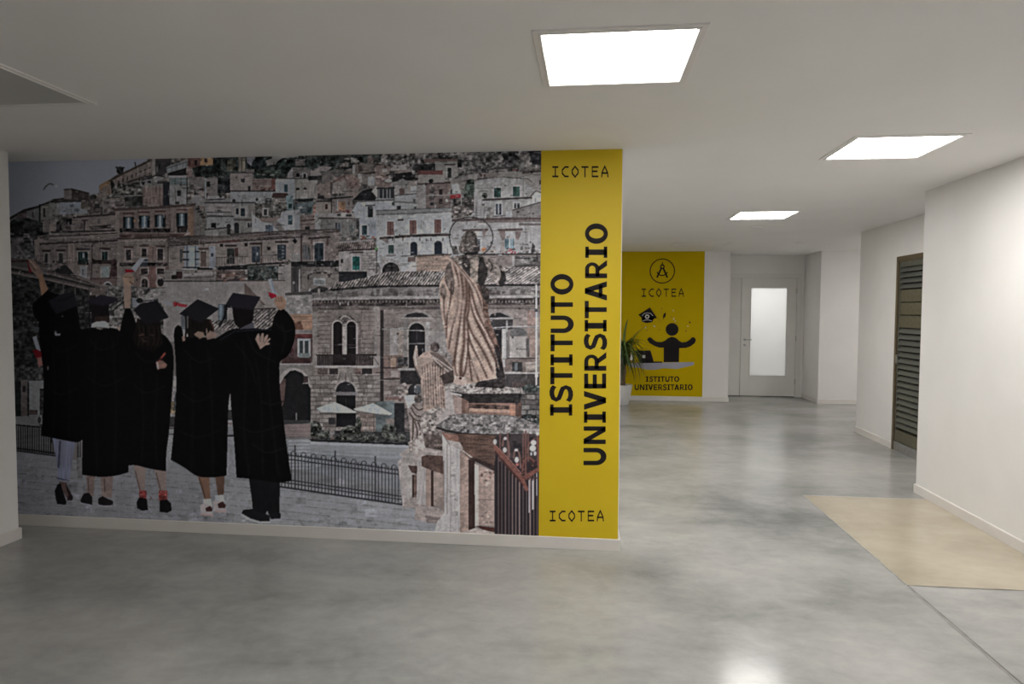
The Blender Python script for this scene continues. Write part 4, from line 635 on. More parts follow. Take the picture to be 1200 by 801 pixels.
B(449.5, 416, 472, 432, (104, 82, 72), .22); B(457.5, 419, 464, 430, (142, 112, 92), .15); B(466, 418, 478, 429, (74, 68, 66), .4, 'r'); L((449, 431, 470, 430.4), 1.2, (60, 50, 48)); B(449.5, 432, 468, 442, (112, 92, 84), .2); B(458, 434, 467, 441.5, (138, 124, 116), .1); L((467, 432.5, 494, 431.8), 2.2, (128, 122, 116)); B(469, 434, 494, 450, (44, 40, 40), .25); L((449.5, 444, 470, 443.4), 2, (70, 58, 54)); B(450, 446, 466, 466, (120, 104, 96), .16); G((465, 452, 474, 448, 482, 454, 480, 464, 466, 464), (138, 122, 113), .35, 'r'); E(485, 458, 7, 8, (46, 43, 44), .2); E(489, 456, 4, 5, (78, 78, 80), .2); B(452, 465, 472, 468.5, (116, 84, 76), .1); BRICK(450, 447, 470, 470, 8, 5, (84, 72, 66), .5, .2)
# facade right of the big statue
G((572, 371, 574, 367, 584, 364, 592, 364.5, 600, 370, 601, 373), (120, 110, 104), .1); G((573, 372, 576, 367.6, 586, 366, 598, 371.4), (44, 41, 42), .15); L((572, 373, 601, 372.8), 1.6, (128, 120, 114)); B(573, 374, 601, 386, (62, 57, 56), .25); B(576, 384, 588, 442, (40, 36, 37), .2); B(588, 385, 593, 430, (150, 142, 136), .08); B(593, 386, 597, 424, (98, 90, 86), .15, 'v'); L((577, 384, 600, 382.5, 634, 381.5), .9, (150, 144, 140)); L((594, 376, 594, 388), 1.4, (130, 126, 122)); B(605, 367, 618, 376, (130, 114, 106), .18); B(618, 363, 629, 382, (124, 98, 88), .2); G((598, 386, 606, 383, 612, 384, 620, 393, 598, 394), (96, 91, 88), .2); B(597.5, 394, 619, 419, (142, 131, 123), .08); B(618, 384, 628, 420, (132, 108, 96), .16); B(616.5, 396, 620.5, 418, (92, 82, 78), .3, 'v'); L((595, 419.6, 630, 420), 1.4, (52, 46, 45)); B(592, 420, 630, 436, (104, 88, 80), .25); B(600, 424, 612, 435, (58, 54, 54), .3); B(603, 425, 606.5, 434, (96, 98, 100)); B(616, 424, 628, 434, (134, 118, 108), .25); L((592, 436.4, 632, 436.8), 1.4, (140, 132, 128)); B(585, 438, 640, 456, (58, 52, 50), .3); B(600, 448, 616, 456, (74, 60, 56), .3)
L((628.4, 334, 628.4, 450), 1.9, (158, 156, 158)); E(628.4, 363.4, 2.2, 2, (66, 64, 68)); E(628.5, 440, 1.6, 3, (170, 168, 168)); B(632, 334, 640, 460, (112, 98, 92), .2)
G((580, 455, 640, 452, 640, 505, 580, 500), (80, 74, 71), .3); BRICK(606, 456, 632, 494, 9, 6, (48, 44, 43), .8, .45); E(622, 455, 10, 5, (56, 60, 56), .5, 'f'); E(620, 492, 12, 7, (44, 46, 44), .5, 'f')
# house and archway beside the fifth graduate
B(334, 344, 366, 370, (132, 124, 118), .2); G((334, 343, 366, 341, 366, 345, 334, 346), (70, 64, 62), .25); SCAT(342, 346, 364, 366, 18, ((150, 142, 136), (104, 96, 92)), 2, 6, 84, .6); G((340, 368, 366, 368, 366, 387, 348, 387, 344, 378), (152, 112, 86), .14, 'h'); G((340, 380, 352, 376, 356, 386, 344, 390), (104, 66, 50), .3); B(342, 386, 366, 392, (112, 100, 94), .2, 'h'); B(340, 391, 366, 396.5, (92, 46, 44), .25); B(334, 396, 366, 424, (76, 56, 54), .3); B(348.5, 396.5, 364, 417.5, (140, 138, 134), .06); B(351, 399, 355, 414, (54, 60, 60)); B(357.2, 399, 361.6, 414, (54, 60, 60)); B(350, 413.5, 363, 421, (104, 108, 104), .14); E(341, 410, 4, 6, (74, 46, 48), .4, 'f'); B(330, 419, 364, 427, (66, 44, 42), .25); L((326, 426.4, 365, 426.6), 1.6, (138, 128, 122))
B(326, 427.5, 364, 500, (112, 104, 98), .14); G((326, 445, 331, 436, 338, 431.5, 345, 430.5, 354, 433, 361, 441, 363.5, 449, 363.5, 500, 326, 500), (140, 130, 122), .1); G((329, 450, 333, 441, 340, 434.5, 346, 433.5, 354, 437, 360, 445, 362, 452, 364, 455, 364, 500, 326, 500), (30, 28, 29), .12); G((327, 452, 333, 442, 335, 444, 333, 470, 329, 480), (84, 62, 56), .2); B(355.5, 440.5, 361, 448.5, (62, 48, 46)); L((347.3, 484, 347.3, 497), 1, (104, 100, 98)); L((355, 449, 364, 448.6), 1, (130, 122, 116)); B(326, 492, 364, 497, (54, 52, 52), .2)
# ---- weathering: cornice shadows, cracks, wires and stains all over the old walls
def WEAR(n, seed, x0, y0, x1, y1):
    r = np.random.RandomState(seed)
    for k in range(n):
        x, y = x0+r.rand()*(x1-x0), y0+r.rand()*(y1-y0)
        if IDS[int((y-PY0)*PS), int((x-PX0)*PS)] != 1: continue
        q = r.rand(); ln = 1.5+r.rand()**2*9
        dark = (34, 30, 30) if r.rand() < .62 else (182, 174, 168)
        if q < .5: L((x, y, x+ln, y-.25+.5*r.rand()), .5+.7*r.rand(), dark, .2, 's', .15+.3*r.rand())
        elif q < .8: L((x, y, x+.4*r.rand(), y+ln*.8), .5+.5*r.rand(), dark, .2, 's', .12+.25*r.rand())
        else: B(x, y, x+.8+r.rand()*2, y+.8+r.rand()*2.4, dark, .2, 'w', .2+.4*r.rand())
WEAR(1500, 201, 10, 178, 634, 330); WEAR(420, 202, 364, 334, 634, 470); WEAR(120, 203, 90, 330, 190, 400)
# awnings, shrubs, terrace
G((371, 478, 380, 474.5, 392, 471, 400, 474, 418, 482.5, 416, 483.6, 376, 483.4), (158, 159, 156), .05, 's'); L((392, 471, 397, 483), .8, (140, 141, 140), .05, 's', .6); L((371, 478.5, 377, 483.4), .8, (128, 128, 126)); L((377, 483.8, 416, 484), 1, (90, 86, 82)); B(420, 483, 440, 508, (128, 108, 96), .2); BRICK(420, 484, 440, 506, 8, 5, (88, 72, 64), .6, .3); B(440, 470, 452, 508, (86, 92, 90), .2); B(452, 470, 462, 490, (96, 104, 104), .2); B(462, 472, 474, 510, (44, 42, 43), .25); B(474, 478, 484, 512, (96, 84, 80), .25, 'r'); B(385, 489, 393, 497, (54, 50, 50)); B(394, 484, 417, 499, (30, 28, 30))
G((414, 478.6, 424, 476, 437, 472, 446, 476.5, 460, 484.5, 457, 486, 438, 484.2, 416, 480.4), (158, 159, 156), .05, 's'); L((437, 472, 440, 484), .8, (140, 141, 140), .05, 's', .6); L((416, 481, 438, 484.8, 457, 486.6), .9, (96, 92, 88)); L((438, 485, 438, 508), 1, (74, 66, 62))
G((360, 513, 362, 504, 480, 506, 484, 522, 366, 518), (56, 53, 52), .3, 'r'); SCAT(364, 498, 420, 512, 30, ((110, 92, 84), (84, 72, 68), (126, 116, 110)), 2, 6, 85)
for cx, cy, rx, ry in ((368, 502, 9, 9), (378, 509, 9, 5), (411, 506, 12, 8), (424, 511, 8, 5), (436, 512, 8, 4), (456, 506, 9, 10), (468, 513, 8, 5), (404, 512, 10, 4), (420, 497, 3.5, 9)):
    E(cx, cy, rx, ry, (60, 60, 54), .6, 'f'); SCAT(cx-rx*.8, cy-ry*.8, cx+rx*.6, cy+ry*.6, 16, ((98, 96, 84), (42, 42, 38), (116, 110, 98), (74, 74, 64)), 1, 2.6, int(cx))
L((365, 515.8, 400, 517, 440, 519.4, 482, 520.6), 2, (40, 38, 39))
# ---- street and paving
part_id(3)
G((-50, 488, 60, 490, 60, 545, -50, 545), (104, 100, 98), .1, 'h'); G((196, 500, 345, 498, 365, 517, 400, 518.5, 482, 522, 484, 600, 196, 575), (122, 122, 123), .06, 'h'); G((326, 497, 364, 496, 364, 511, 326, 511), (120, 104, 99), .12, 'h'); G((330, 511, 365, 511, 365, 514, 330, 514), (98, 92, 88), .12)
G((364, 517, 482, 521.5, 484, 524.5, 364, 520.5), (150, 149, 148), .04); G((364, 530, 484, 540, 484, 543, 364, 533), (110, 110, 112), .06, 'h', .8); G((364, 521, 484, 525, 484, 533, 400, 530, 364, 526), (130, 129, 129), .05, 'h'); L((366, 530.5, 440, 534.5, 480, 536.5), .9, (140, 139, 139))
for k in range(9): G((338, 515.5+k*4, 363.5, 515.8+k*4, 363.5, 517.6+k*4, 338, 517.3+k*4), (148, 147, 146), .06)
G((364, 541, 480, 552, 480, 558, 364, 548), (112, 112, 114), .05, 'h'); G((340, 549, 476, 574, 476, 586, 340, 560), (118, 114, 113), .1, 'h')
G((-50, 518, 18, 528, 60, 534, 96, 540, 180, 540, 200, 545, 262, 552, 330, 568, 400, 580, 475, 592, 498, 600, 520, 612, 545, 640, -50, 640), (124, 122, 123), .06, 'h')
G((262, 545, 345, 566, 475, 592, 510, 608, 530, 640, 262, 640), (136, 134, 133), .05, 'h'); r_ = np.random.RandomState(5)
for k in range(12):                                                       # paving joints
    y = 540+k*8.5; C((-50, y-10, 100, y+4+r_.rand()*2, 250, y+16+r_.rand()*3, 400, y+32, 540, y+48), .8, (100, 98, 98), .3, 'r', .55)
for k in range(46):
    x = -40+r_.rand()*550; y = 548+r_.rand()*85; L((x, y, x+2+r_.rand()*4, y+6+r_.rand()*3), .7, (98, 96, 96), .3, 'r', .5)
SCAT(100, 600, 440, 632, 70, ((84, 82, 82), (96, 94, 94), (150, 148, 150)), 2, 9, 91, .45); SCAT(0, 540, 520, 630, 150, ((106, 104, 104), (142, 140, 142), (116, 112, 110)), 4, 16, 92, .35)
SCAT(-40, 560, 110, 620, 40, ((92, 90, 90), (132, 130, 134)), 4, 14, 93, .35)
part_id(1)
# behind the left graduates
B(-50, 440, 24, 490, (34, 34, 34), .25); B(14, 430, 60, 447, (62, 60, 57), .4, 'r'); B(24.5, 445, 32, 488, (96, 84, 80), .2); B(26, 452, 30, 459, (52, 44, 44)); B(34, 446, 51, 487, (128, 126, 123), .06); B(34, 480, 44, 486, (84, 70, 66), .2); B(46.5, 455, 60, 488, (50, 46, 46), .3, 'r'); E(47, 441, 2, 3, (104, 98, 90)); G((14, 488, 49, 486, 49, 498, 14, 499), (112, 107, 104), .08); E(46, 492, 2, 4, (48, 44, 44), .3, 'f'); B(46, 497, 50, 499, (60, 56, 56))
[L((x, 498+(x-12)*.08, x, 526+(x-12)*.12), .9, (42, 40, 42)) for x in np.arange(-46, 66, 2.7)]; L((-50, 494, 12, 497, 66, 502), 1.5, (38, 36, 38)); L((-50, 515, 12, 524, 66, 531), 1.6, (40, 38, 40)); L((-50, 518, 12, 527, 66, 534), 1.2, (44, 42, 44))
B(194, 440, 214, 520, (120, 112, 107), .2); B(196, 446, 212, 452, (140, 132, 126)); B(198, 470, 210, 484, (108, 86, 62), .35, 'f'); B(197, 488, 209, 500, (54, 50, 50)); G((194, 503, 207, 503, 202, 540, 192, 560), (126, 124, 123), .05); L((194, 501.5, 206, 501.5), 1.2, (50, 48, 48)); L((194, 508.5, 206, 508.5), 1.2, (60, 56, 56)); C((204, 480, 206, 462, 210, 456), 1.5, (60, 62, 66))
B(260, 445, 275, 500, (134, 130, 127), .1); B(260, 480, 275, 492, (52, 48, 48)); L((260, 496, 275, 496), 2, (112, 90, 84)); B(260, 509, 275, 511.5, (44, 42, 43)); B(260, 512, 276, 560, (124, 122, 122), .06)
B(90, 420, 100, 550, (90, 84, 80), .3); B(94, 434, 97.5, 448, (138, 134, 130)); B(93, 478, 98, 500, (130, 120, 114), .2); B(91, 500, 97, 560, (104, 100, 98), .1); [L((x, 504, x, 535), .9, (44, 42, 44)) for x in (91.5, 94)]
# ---- railing at the edge of the paving
part_id(4)
for k in range(39):
    x = 326+k*3.92; y0 = 531+(x-325)*.137; y1 = 568+(x-325)*.148; big = k % 12 == 5
    L((x, y0-(2 if not big else 12), x, y1+2), (.75 if not big else 1.3), (44, 42, 44))
for k in range(13):
    x = 328+k*11.8; y0 = 531+(x-325)*.137; C((x, y0+1, x+1.5, y0-3.4, x+4, y0-4.6, x+6.5, y0-3, x+8, y0+2), .7, (50, 48, 50))
for o, w in ((0, 1.1), (5, 1.1)): L((325, 531+o, 475, 551.5+o), w, (42, 40, 42))
for o, w in ((-7, 1.1), (-3, 1.0), (2.5, 1.8)): L((325, 567+o, 475, 589+o), w, (44, 42, 44))
# ---- stone gate pillars and statues
part_id(5)
G((466, 540, 476, 533, 484, 530, 490, 540, 485, 590, 472, 594), (150, 140, 133), .1); G((468, 532, 478, 524, 500, 528, 500, 545, 478, 545), (144, 134, 127), .16); G((478, 545, 492, 546, 490, 556, 482, 553), (76, 60, 55), .2); G((484, 556, 492, 556, 491, 582, 484, 584), (104, 84, 76), .2); B(483, 556, 485, 584, (60, 46, 43)); G((474, 584, 490, 582, 492, 594, 472, 595), (140, 128, 121), .15)
G((489, 540, 502, 546, 502, 612, 486, 608, 488, 590), (152, 142, 136), .08, 'v'); B(499, 548, 505.5, 596, (138, 117, 106), .12); B(505, 551, 508.5, 594, (62, 46, 42)); G((508, 551, 522, 556, 522, 596, 508, 592), (138, 120, 110), .14); G((494, 524, 522, 532, 522, 556, 506, 551, 494, 546), (82, 64, 57), .25); G((484, 528, 496, 524, 522, 528, 522, 534, 500, 533, 488, 536), (142, 130, 122), .2); G((487, 590, 502, 592, 522, 597, 518, 612, 486, 609), (142, 128, 120), .14); G((498, 604, 520, 606, 518, 614, 500, 612), (112, 100, 94), .2, 'h')
# third statue (smallest)
G((473, 463, 493, 462, 496, 476, 478, 479), (154, 152, 149), .06); E(490, 467, 4.6, 5.4, (92, 82, 77), .3, 'r'); G((477, 480, 484, 472, 496, 471, 501, 480, 499, 494, 492, 506, 492, 520, 481, 522, 480, 498), (132, 119, 111), .2)
for q in ((482, 478, 487, 486, 495, 488, 499, 484), (480, 484, 487, 492, 496, 493), (486, 494, 489, 505, 488, 519), (490, 495, 493, 504, 491, 518), (484, 490, 484, 505, 483, 518), (484, 474, 490, 480, 497, 478)): C(q, 1.4, (76, 64, 58))
G((478, 518, 496, 508, 512, 512, 520, 520, 500, 526, 480, 530), (136, 124, 116), .28, 'r')
# second statue
G((484, 418, 487, 404, 489, 405, 490, 418, 496, 413, 505, 410, 515, 415, 525, 423, 534, 434, 531, 441, 521, 442, 522, 476, 513, 486, 496, 484, 495, 462, 492, 440, 486, 430), (150, 130, 118), .12); E(509.5, 406.5, 5.6, 6, (88, 77, 73), .3, 'r'); B(502.5, 405, 504.5, 409, (146, 130, 120)); E(514, 421, 5, 3.5, (120, 108, 100), .25)
G((504, 412, 515, 414, 533, 434, 530, 440, 520, 436, 508, 424), (98, 84, 77), .2)
for q in ((505, 416, 517, 424, 531, 434), (507, 419, 518, 429, 529, 438)): C(q, 1.2, (152, 138, 128))
for k in range(9):
    x = 494.5+k*3.1; C((x, 424+abs(k-4)*1.4, x+.6-(k-4)*.3, 445+(k*5) % 7, x+1.2+(k*3 % 4)*.5, 478), 1.0+.5*(k % 3), (84, 64, 56), .3, 'r', .42); C((x+1.5, 426+abs(k-4)*1.4, x+2, 446, x+2.6, 476), .9, (172, 154, 142), .2, 'r', .3)
L((486, 430, 493, 444), 1.4, (82, 70, 66)); L((486, 412, 488, 428), 1.2, (176, 164, 154)); G((516, 440, 533, 432, 532, 452, 522, 456), (66, 56, 52), .25)
# rough ledges left
G((494, 484, 512, 476, 526, 480, 526, 500, 500, 512, 492, 506), (142, 130, 122), .28, 'r'); SCAT(496, 488, 524, 512, 40, ((110, 100, 94), (160, 148, 140), (76, 68, 64)), 1.5, 4, 94); G((492, 506, 514, 504, 522, 520, 500, 522), (120, 108, 102), .3, 'r'); G((496, 508, 520, 510, 520, 528, 498, 524), (88, 76, 70), .3, 'r')
# main pillar
G((521, 450, 535, 447, 612, 455, 612.5, 460, 560, 462, 521, 456), (134, 124, 117), .25, 'r'); SCAT(524, 452, 611, 460, 60, ((172, 164, 158), (66, 60, 58), (104, 96, 92)), 1.2, 3, 95)
G((522, 457, 530, 456, 541, 464, 541, 487, 524, 492, 510, 498, 516, 488, 522, 478), (152, 141, 134), .1); G((530, 462, 541, 466, 541, 486, 533, 484), (136, 116, 107), .12); G((527, 458, 545, 461, 611, 461, 608, 478, 600, 474, 560, 472, 546, 472, 541, 466), (46, 41, 40), .25, 'r'); G((541, 466, 549, 470, 549, 486, 541, 486), (104, 80, 70), .2); B(545, 472, 604, 487, (118, 92, 80), .2); G((549, 473, 602, 475, 600, 484, 549, 481), (74, 58, 52), .3, 'r'); G((550, 478, 600, 480, 600, 484, 549, 481.5), (150, 122, 104), .12); B(597, 474, 604, 488, (138, 102, 84), .14); G((604, 474, 611, 470, 611, 490, 604, 488), (84, 64, 57), .2); G((530, 459.5, 541, 462, 541, 464.5, 528, 460), (160, 152, 146))
G((510, 499, 528, 487, 545, 484, 604, 487, 632, 498, 640, 500, 640, 510, 580, 509, 540, 508, 512, 502), (112, 105, 101), .3, 'r'); SCAT(524, 486, 630, 506, 150, ((146, 140, 136), (80, 74, 71), (60, 56, 55), (122, 114, 109)), 1.2, 3.4, 96, .65); L((512, 501, 524, 504.5, 545, 508.5, 582, 510), 2.6, (50, 43, 41), .2); L((526, 487, 545, 484.5, 600, 487), 1, (100, 90, 84))
G((517, 506, 530, 508, 580, 510, 580, 552, 548, 536, 538, 524, 524, 512), (84, 64, 55), .22, 'h'); G((517, 506, 537, 510, 538, 518, 526, 518), (122, 90, 78), .2); G((524, 515, 539, 518, 543, 526, 528, 522), (150, 138, 130), .08)
G((518, 508, 526, 521, 540, 526, 540, 628, 509, 626, 512, 612, 520, 600, 520, 560), (158, 149, 143), .06, 'v'); L((524, 520, 524, 602), 1, (130, 120, 114)); L((528, 524, 528, 626), .8, (138, 128, 122)); G((511, 614, 521, 602, 527, 606, 525, 628, 510, 627), (164, 156, 150), .06); L((520, 540, 520, 600), 1.2, (112, 100, 94)); SCAT(526, 540, 540, 620, 26, ((148, 138, 132), (168, 160, 154)), 2, 7, 97, .5)
G((539, 528, 549, 536, 549, 630, 539, 628), (142, 120, 108), .16); L((540, 526, 553, 536), 1.6, (150, 136, 126)); B(549, 538, 556.5, 622, (58, 43, 39), .15); G((549, 536, 580, 552, 580, 545, 556, 536), (56, 44, 41), .15); G((556, 543, 561, 545, 561, 616, 556.5, 616), (166, 152, 142), .06); G((561, 545, 579, 552, 579, 616, 561, 615), (144, 123, 112), .16); SCAT(562, 550, 578, 566, 30, ((118, 88, 78), (152, 128, 116), (98, 76, 68)), 1.2, 3.5, 98); SCAT(562, 596, 578, 612, 14, ((98, 86, 80), (160, 140, 128)), 1, 3, 99); L((561, 585, 579, 585.5), .8, (112, 96, 88)); G((558, 615.5, 580, 618, 580, 623, 566, 621), (74, 46, 40), .15); G((540, 624, 558, 618, 580, 624, 580, 640, 540, 640), (146, 132, 123), .14)
# big statue
C((526.6, 277, 528, 268.5, 533, 260.5, 541, 256, 551, 254.4, 562, 256, 570, 261, 575.5, 268.5, 577.6, 277, 576.5, 285, 572.5, 292, 567, 297), 1.0, (58, 56, 58)); C((526.6, 277, 528, 286, 531, 292), 1.0, (58, 56, 58)); G((529, 289, 535, 288, 538, 298, 531, 298), (58, 54, 52), .5, 'f'); E(567, 292, 2.4, 2.6, (158, 112, 84), .3)
ST = (104, 93, 86)
G(SM((541, 279, 545, 272.5, 550, 270, 555, 270.5, 558.5, 276, 560, 284, 562.5, 291, 560, 296, 549, 298.5, 540, 296, 537.5, 291.5, 539.5, 286, 541, 279)), (84, 75, 70), .4, 'v')
G((552, 271, 556, 272, 559, 278, 561, 288, 562, 293, 556, 296, 555, 284), (46, 41, 40), .3, 'v')
for q, c in (((545, 274, 541.5, 282, 541, 293), (132, 120, 111)), ((548, 272, 545, 282, 545, 295), (60, 53, 50)), ((550, 271, 549, 282, 548, 295), (126, 114, 106)), ((553, 272, 553, 283, 552, 295), (62, 55, 52)), ((555, 273, 556, 284, 556, 294), (100, 90, 84))): C(q, 1.3, c, .3, 'r', .35)
SCAT(540, 272, 559, 290, 60, ((120, 109, 101), (46, 41, 40), (96, 86, 80), (64, 57, 54)), 1.2, 3, 106, .7); SCAT(537, 284, 561, 297, 40, ((140, 130, 122), (50, 46, 45), (104, 96, 90)), 1, 2.8, 100); G((543, 296, 561, 294.5, 558, 299.5, 546, 300), (36, 33, 33))
G((525, 307, 529, 301, 543, 298.5, 566, 298.5, 571, 302, 574, 314, 571, 324, 566, 334, 556, 336, 545, 328, 535, 316), (92, 83, 76), .35, 'r')
G(SM((541, 302, 549, 301, 551, 312, 551, 327, 547, 326, 542, 314, 541, 302)), (54, 48, 46), .3, 'r'); G(SM((552, 303, 560, 301, 561, 314, 559, 329, 554, 332, 551, 320, 552, 303)), (118, 106, 96), .25, 'r'); G(SM((562, 301, 569, 302, 572, 314, 567, 333, 561, 333, 560, 318, 562, 301)), (48, 43, 41), .25, 'r'); SCAT(527, 300, 548, 312, 34, ((132, 121, 112), (66, 60, 57), (108, 97, 90)), 1.2, 3, 101)
G(SM((566, 299.5, 573, 301.5, 583, 307.5, 590, 315, 593, 323, 592, 330, 587, 333.5, 581, 333, 575.5, 327, 573, 317, 568, 308, 566, 299.5)), (106, 95, 88), .3, 'r'); G(SM((574, 318, 579, 311.5, 585, 313, 586, 322, 583, 331, 577, 327, 574, 318)), (124, 112, 104), .25, 'r'); G(SM((586, 315, 591, 320, 593, 327, 589, 333, 584, 332, 587, 324, 586, 315)), (48, 43, 42), .25); C((572, 304, 577, 311, 575, 318), 1.5, (62, 55, 52)); L((581, 331, 584, 326), 1.2, (164, 154, 146))
G(SM((527, 303, 522, 318, 515.5, 332, 515, 342, 516.5, 365, 519, 378, 522, 392, 524, 410, 529.5, 418, 531, 432, 534, 446, 548, 449, 562, 447.5, 578, 446, 582, 442, 581, 438, 588, 441, 589.5, 434, 588, 420, 583.5, 402, 579, 388, 573, 372, 572, 352, 573.5, 344, 570, 337, 562, 334, 552, 326, 541, 313, 531, 304)), (148, 126, 112), .16, 'w')
def FOLD(q, w, c, al=.8):
    """soft-edged fold: a wide faint stroke under a narrow strong one"""
    C(q, w*2.4, c, .12, 's', al*.35); C(q, w*1.5, c, .12, 's', al*.5); C(q, w*.7, c, .12, 's', al)
# dark hanging sleeve, shaded right flank, shaded hollows
G(SM((528, 306, 530, 316, 532.5, 330, 531, 345, 526, 340, 522, 330, 521, 320, 524, 311, 528, 306)), (74, 65, 60), .35, 'r', .75); G(SM((515.5, 338, 519, 331, 523, 341, 521.5, 351, 517, 347, 515.5, 338)), (88, 77, 70), .4, 'r', .7)
G(SM((558, 333, 566, 335, 572, 340, 573.5, 348, 572, 362, 575, 378, 581, 394, 587, 414, 590, 436, 586, 438, 581, 420, 573, 398, 567, 374, 565, 350, 558, 333)), (92, 71, 62), .3, 'r'); G(SM((562, 334, 571, 337, 573.5, 345, 572, 356, 567, 350, 562, 334)), (58, 50, 47), .35, 'r'); G(SM((579, 402, 585, 408, 589, 430, 592, 442, 590, 451, 584, 449, 581, 432, 579, 402)), (46, 40, 39), .3, 'r')
FD = (76, 56, 48); FL = (184, 164, 150)
for q, w in (((531, 305, 537, 330, 536, 360, 530, 385, 526, 408), 1.8), ((529, 330, 528, 350, 524, 372, 523, 395), 1.5), ((520, 346, 520, 365, 522.5, 385), 1.4), ((540, 318, 543, 345, 540, 372, 536, 398, 531, 428), 2.3), ((546, 326, 547, 352, 544, 372, 544, 400, 540, 430, 541, 444), 3.0), ((550, 332, 549.5, 360, 547.5, 374, 549, 398, 546, 430, 542, 442), 1.6), ((533, 306, 542, 320, 551, 336, 556, 356, 563, 374, 574, 394, 581, 408), 2.0), ((541, 316, 551, 329, 560, 346, 566, 366, 572, 380), 1.8), ((549, 338, 553, 360, 558, 376, 568, 396, 580, 420), 2.0), ((547, 374, 553, 390, 566, 411, 577, 434), 2.2), ((547, 384, 552, 403, 563, 424, 571, 443), 1.9), ((547, 396, 550, 415, 556, 432, 561, 446), 1.8), ((549, 414, 551, 430, 553, 446), 1.6), ((557, 372, 567, 389, 579, 404), 1.5), ((561, 382, 573, 404, 584, 430), 1.6), ((534, 410, 533, 428, 536, 442), 1.3)): FOLD(q, w*.75, FD, .5)
for q, w in (((528, 304, 538, 315, 548, 327, 556, 340), 1.8), ((534, 322, 537.5, 346, 533, 375, 528.5, 405), 1.6), ((543, 350, 541.5, 374, 538, 405, 535, 438), 1.9), ((546.5, 378, 546, 410, 543.5, 430), 1.4), ((525, 352, 525.5, 374), 1.2), ((518.5, 350, 519, 366, 521, 380), 1.2), ((552, 350, 557, 368, 567, 386, 578, 406), 1.5), ((551, 372, 560, 392, 572, 412, 580, 432), 1.6), ((550, 388, 558, 410, 568, 432), 1.5), ((550, 404, 554, 424, 559, 440), 1.4), ((556, 338, 562, 356, 569, 376), 1.2), ((570, 392, 579, 410, 585, 432), 1.1)): FOLD(q, w*1.1, FL, .17)
SCAT(518, 346, 582, 444, 70, ((120, 98, 86), (176, 156, 142), (140, 118, 104)), 1, 3, 104, .4); SCAT(556, 338, 588, 420, 30, ((70, 56, 50), (112, 88, 76)), 1, 3, 105, .45)
G((533, 440, 546, 442, 548, 449, 540, 452, 531, 448), (158, 138, 126), .15); E(539.5, 443, 2, 1.4, (72, 52, 46)); G((560, 447, 584, 443, 592, 448, 590, 455, 556, 453), (48, 42, 41), .3, 'r')
# iron gate, right
part_id(6)
G((580, 508, 640, 508, 640, 560, 580, 556), (54, 46, 46), .3); G((579.5, 540, 640, 540, 640, 640, 579.5, 640), (42, 35, 37), .12); SCAT(596, 510, 620, 530, 10, ((38, 36, 38), (30, 28, 30)), 5, 10, 102)
for k in range(13):
    x = 582+k*4.15; y0 = 530+min(max(x-582, 0)*1.15, 40) if x < 616 else 560-(x-616)*1.3
    L((x, y0, x, 640), 2.0, (36, 30, 33)); L((x+1.9, y0+4, x+1.9, 640), .9, (128, 108, 100) if k in (4, 5, 6, 9) else (92, 76, 72))
L((620, 556, 620, 600), 1.2, (170, 166, 166)); L((624.5, 562, 624.5, 596), 1.6, (176, 172, 172)); L((629, 550, 629, 580), 1.2, (160, 156, 158))
for x in (586, 595, 613, 619): L((x, 508, x, 540), 1.4, (92, 66, 60))
L((580.5, 524, 592, 538, 604, 552, 612, 561, 617, 573), 4.4, (112, 70, 60), .35); L((580, 529, 597, 550, 613, 568), 1.3, (70, 42, 37)); L((580, 521, 594, 535, 612, 556), 1, (138, 92, 80)); L((612, 561, 622, 555, 634, 548), 4.4, (108, 66, 56), .35); SCAT(611, 536, 632, 562, 46, ((120, 74, 62), (64, 40, 38), (92, 58, 50)), 1.4, 3.4, 103); C((612, 552, 614, 540, 620, 536, 626, 540), 1.8, (104, 64, 56)); L((616, 505, 616, 556), 1.6, (100, 66, 58)); L((630, 508, 631, 550), 2, (100, 62, 55)); C((589, 522, 590, 515, 593, 513, 596, 520, 597, 535), 1.8, (108, 80, 72)); C((602, 536, 603, 529, 606, 527, 609, 534, 610, 548), 1.8, (108, 80, 72)); C((618, 530, 620, 520, 626, 514), 1.6, (104, 74, 66))
for cx, cy, rx, ry in ((580, 517.5, 2, 3), (592, 513.5, 1.9, 1.8), (591.5, 527, 2.3, 3), (605, 527, 2, 1.6), (605.5, 538.5, 2.4, 3.4), (625.3, 518.5, 3.2, 3), (624.3, 525, 3.8, 3.6), (627, 531, 1.6, 2.6), (622.5, 531.5, 1.2, 2.2), (630, 508, 2, 2)): E(cx, cy, rx, ry, (176, 172, 176), .08)
E(606, 544, 2.2, 1.8, (150, 86, 80))
# ---- the five graduates seen from behind
GW = (10, 9, 10); SK = (150, 120, 102)
def gown(pts, col=GW):
    """smooth outline that keeps its sharp hem and cuff corners"""
    p = np.array(pts, np.float32).reshape(-1, 2); n = len(p); runs = [[p[0]]]
    for i in range(1, n+1):
        a, b, c = p[i-1], p[i % n], p[(i+1) % n]; runs[-1].append(b)
        u, v = b-a, c-b
        if np.dot(u, v)/(np.hypot(*u)*np.hypot(*v)+1e-9) < .62 and i < n: runs.append([b])
    out = []
    for r in runs:
        out += list(SM(np.array(r).ravel(), 4).reshape(-1, 2)) if len(r) > 2 else r
    G(np.array(out).ravel(), col, .22, 'c')
part_id(11)                                                              # far left
L((20, 288, 32, 303), 1.8, (116, 110, 108)); G((32, 306, 35, 303, 37, 319, 34, 320), (110, 30, 34), .2); G((33, 303, 38, 303, 46, 312, 48.5, 318, 50, 327, 44.5, 325, 37, 317, 34, 311), (134, 106, 92), .16); L((35, 305, 43, 314), 1, (168, 148, 136)); L((35, 309, 41, 317), 1, (96, 72, 62))
G((44.5, 322, 49.5, 320, 56.5, 340, 49, 349, 46.5, 335), (148, 110, 84), .12)
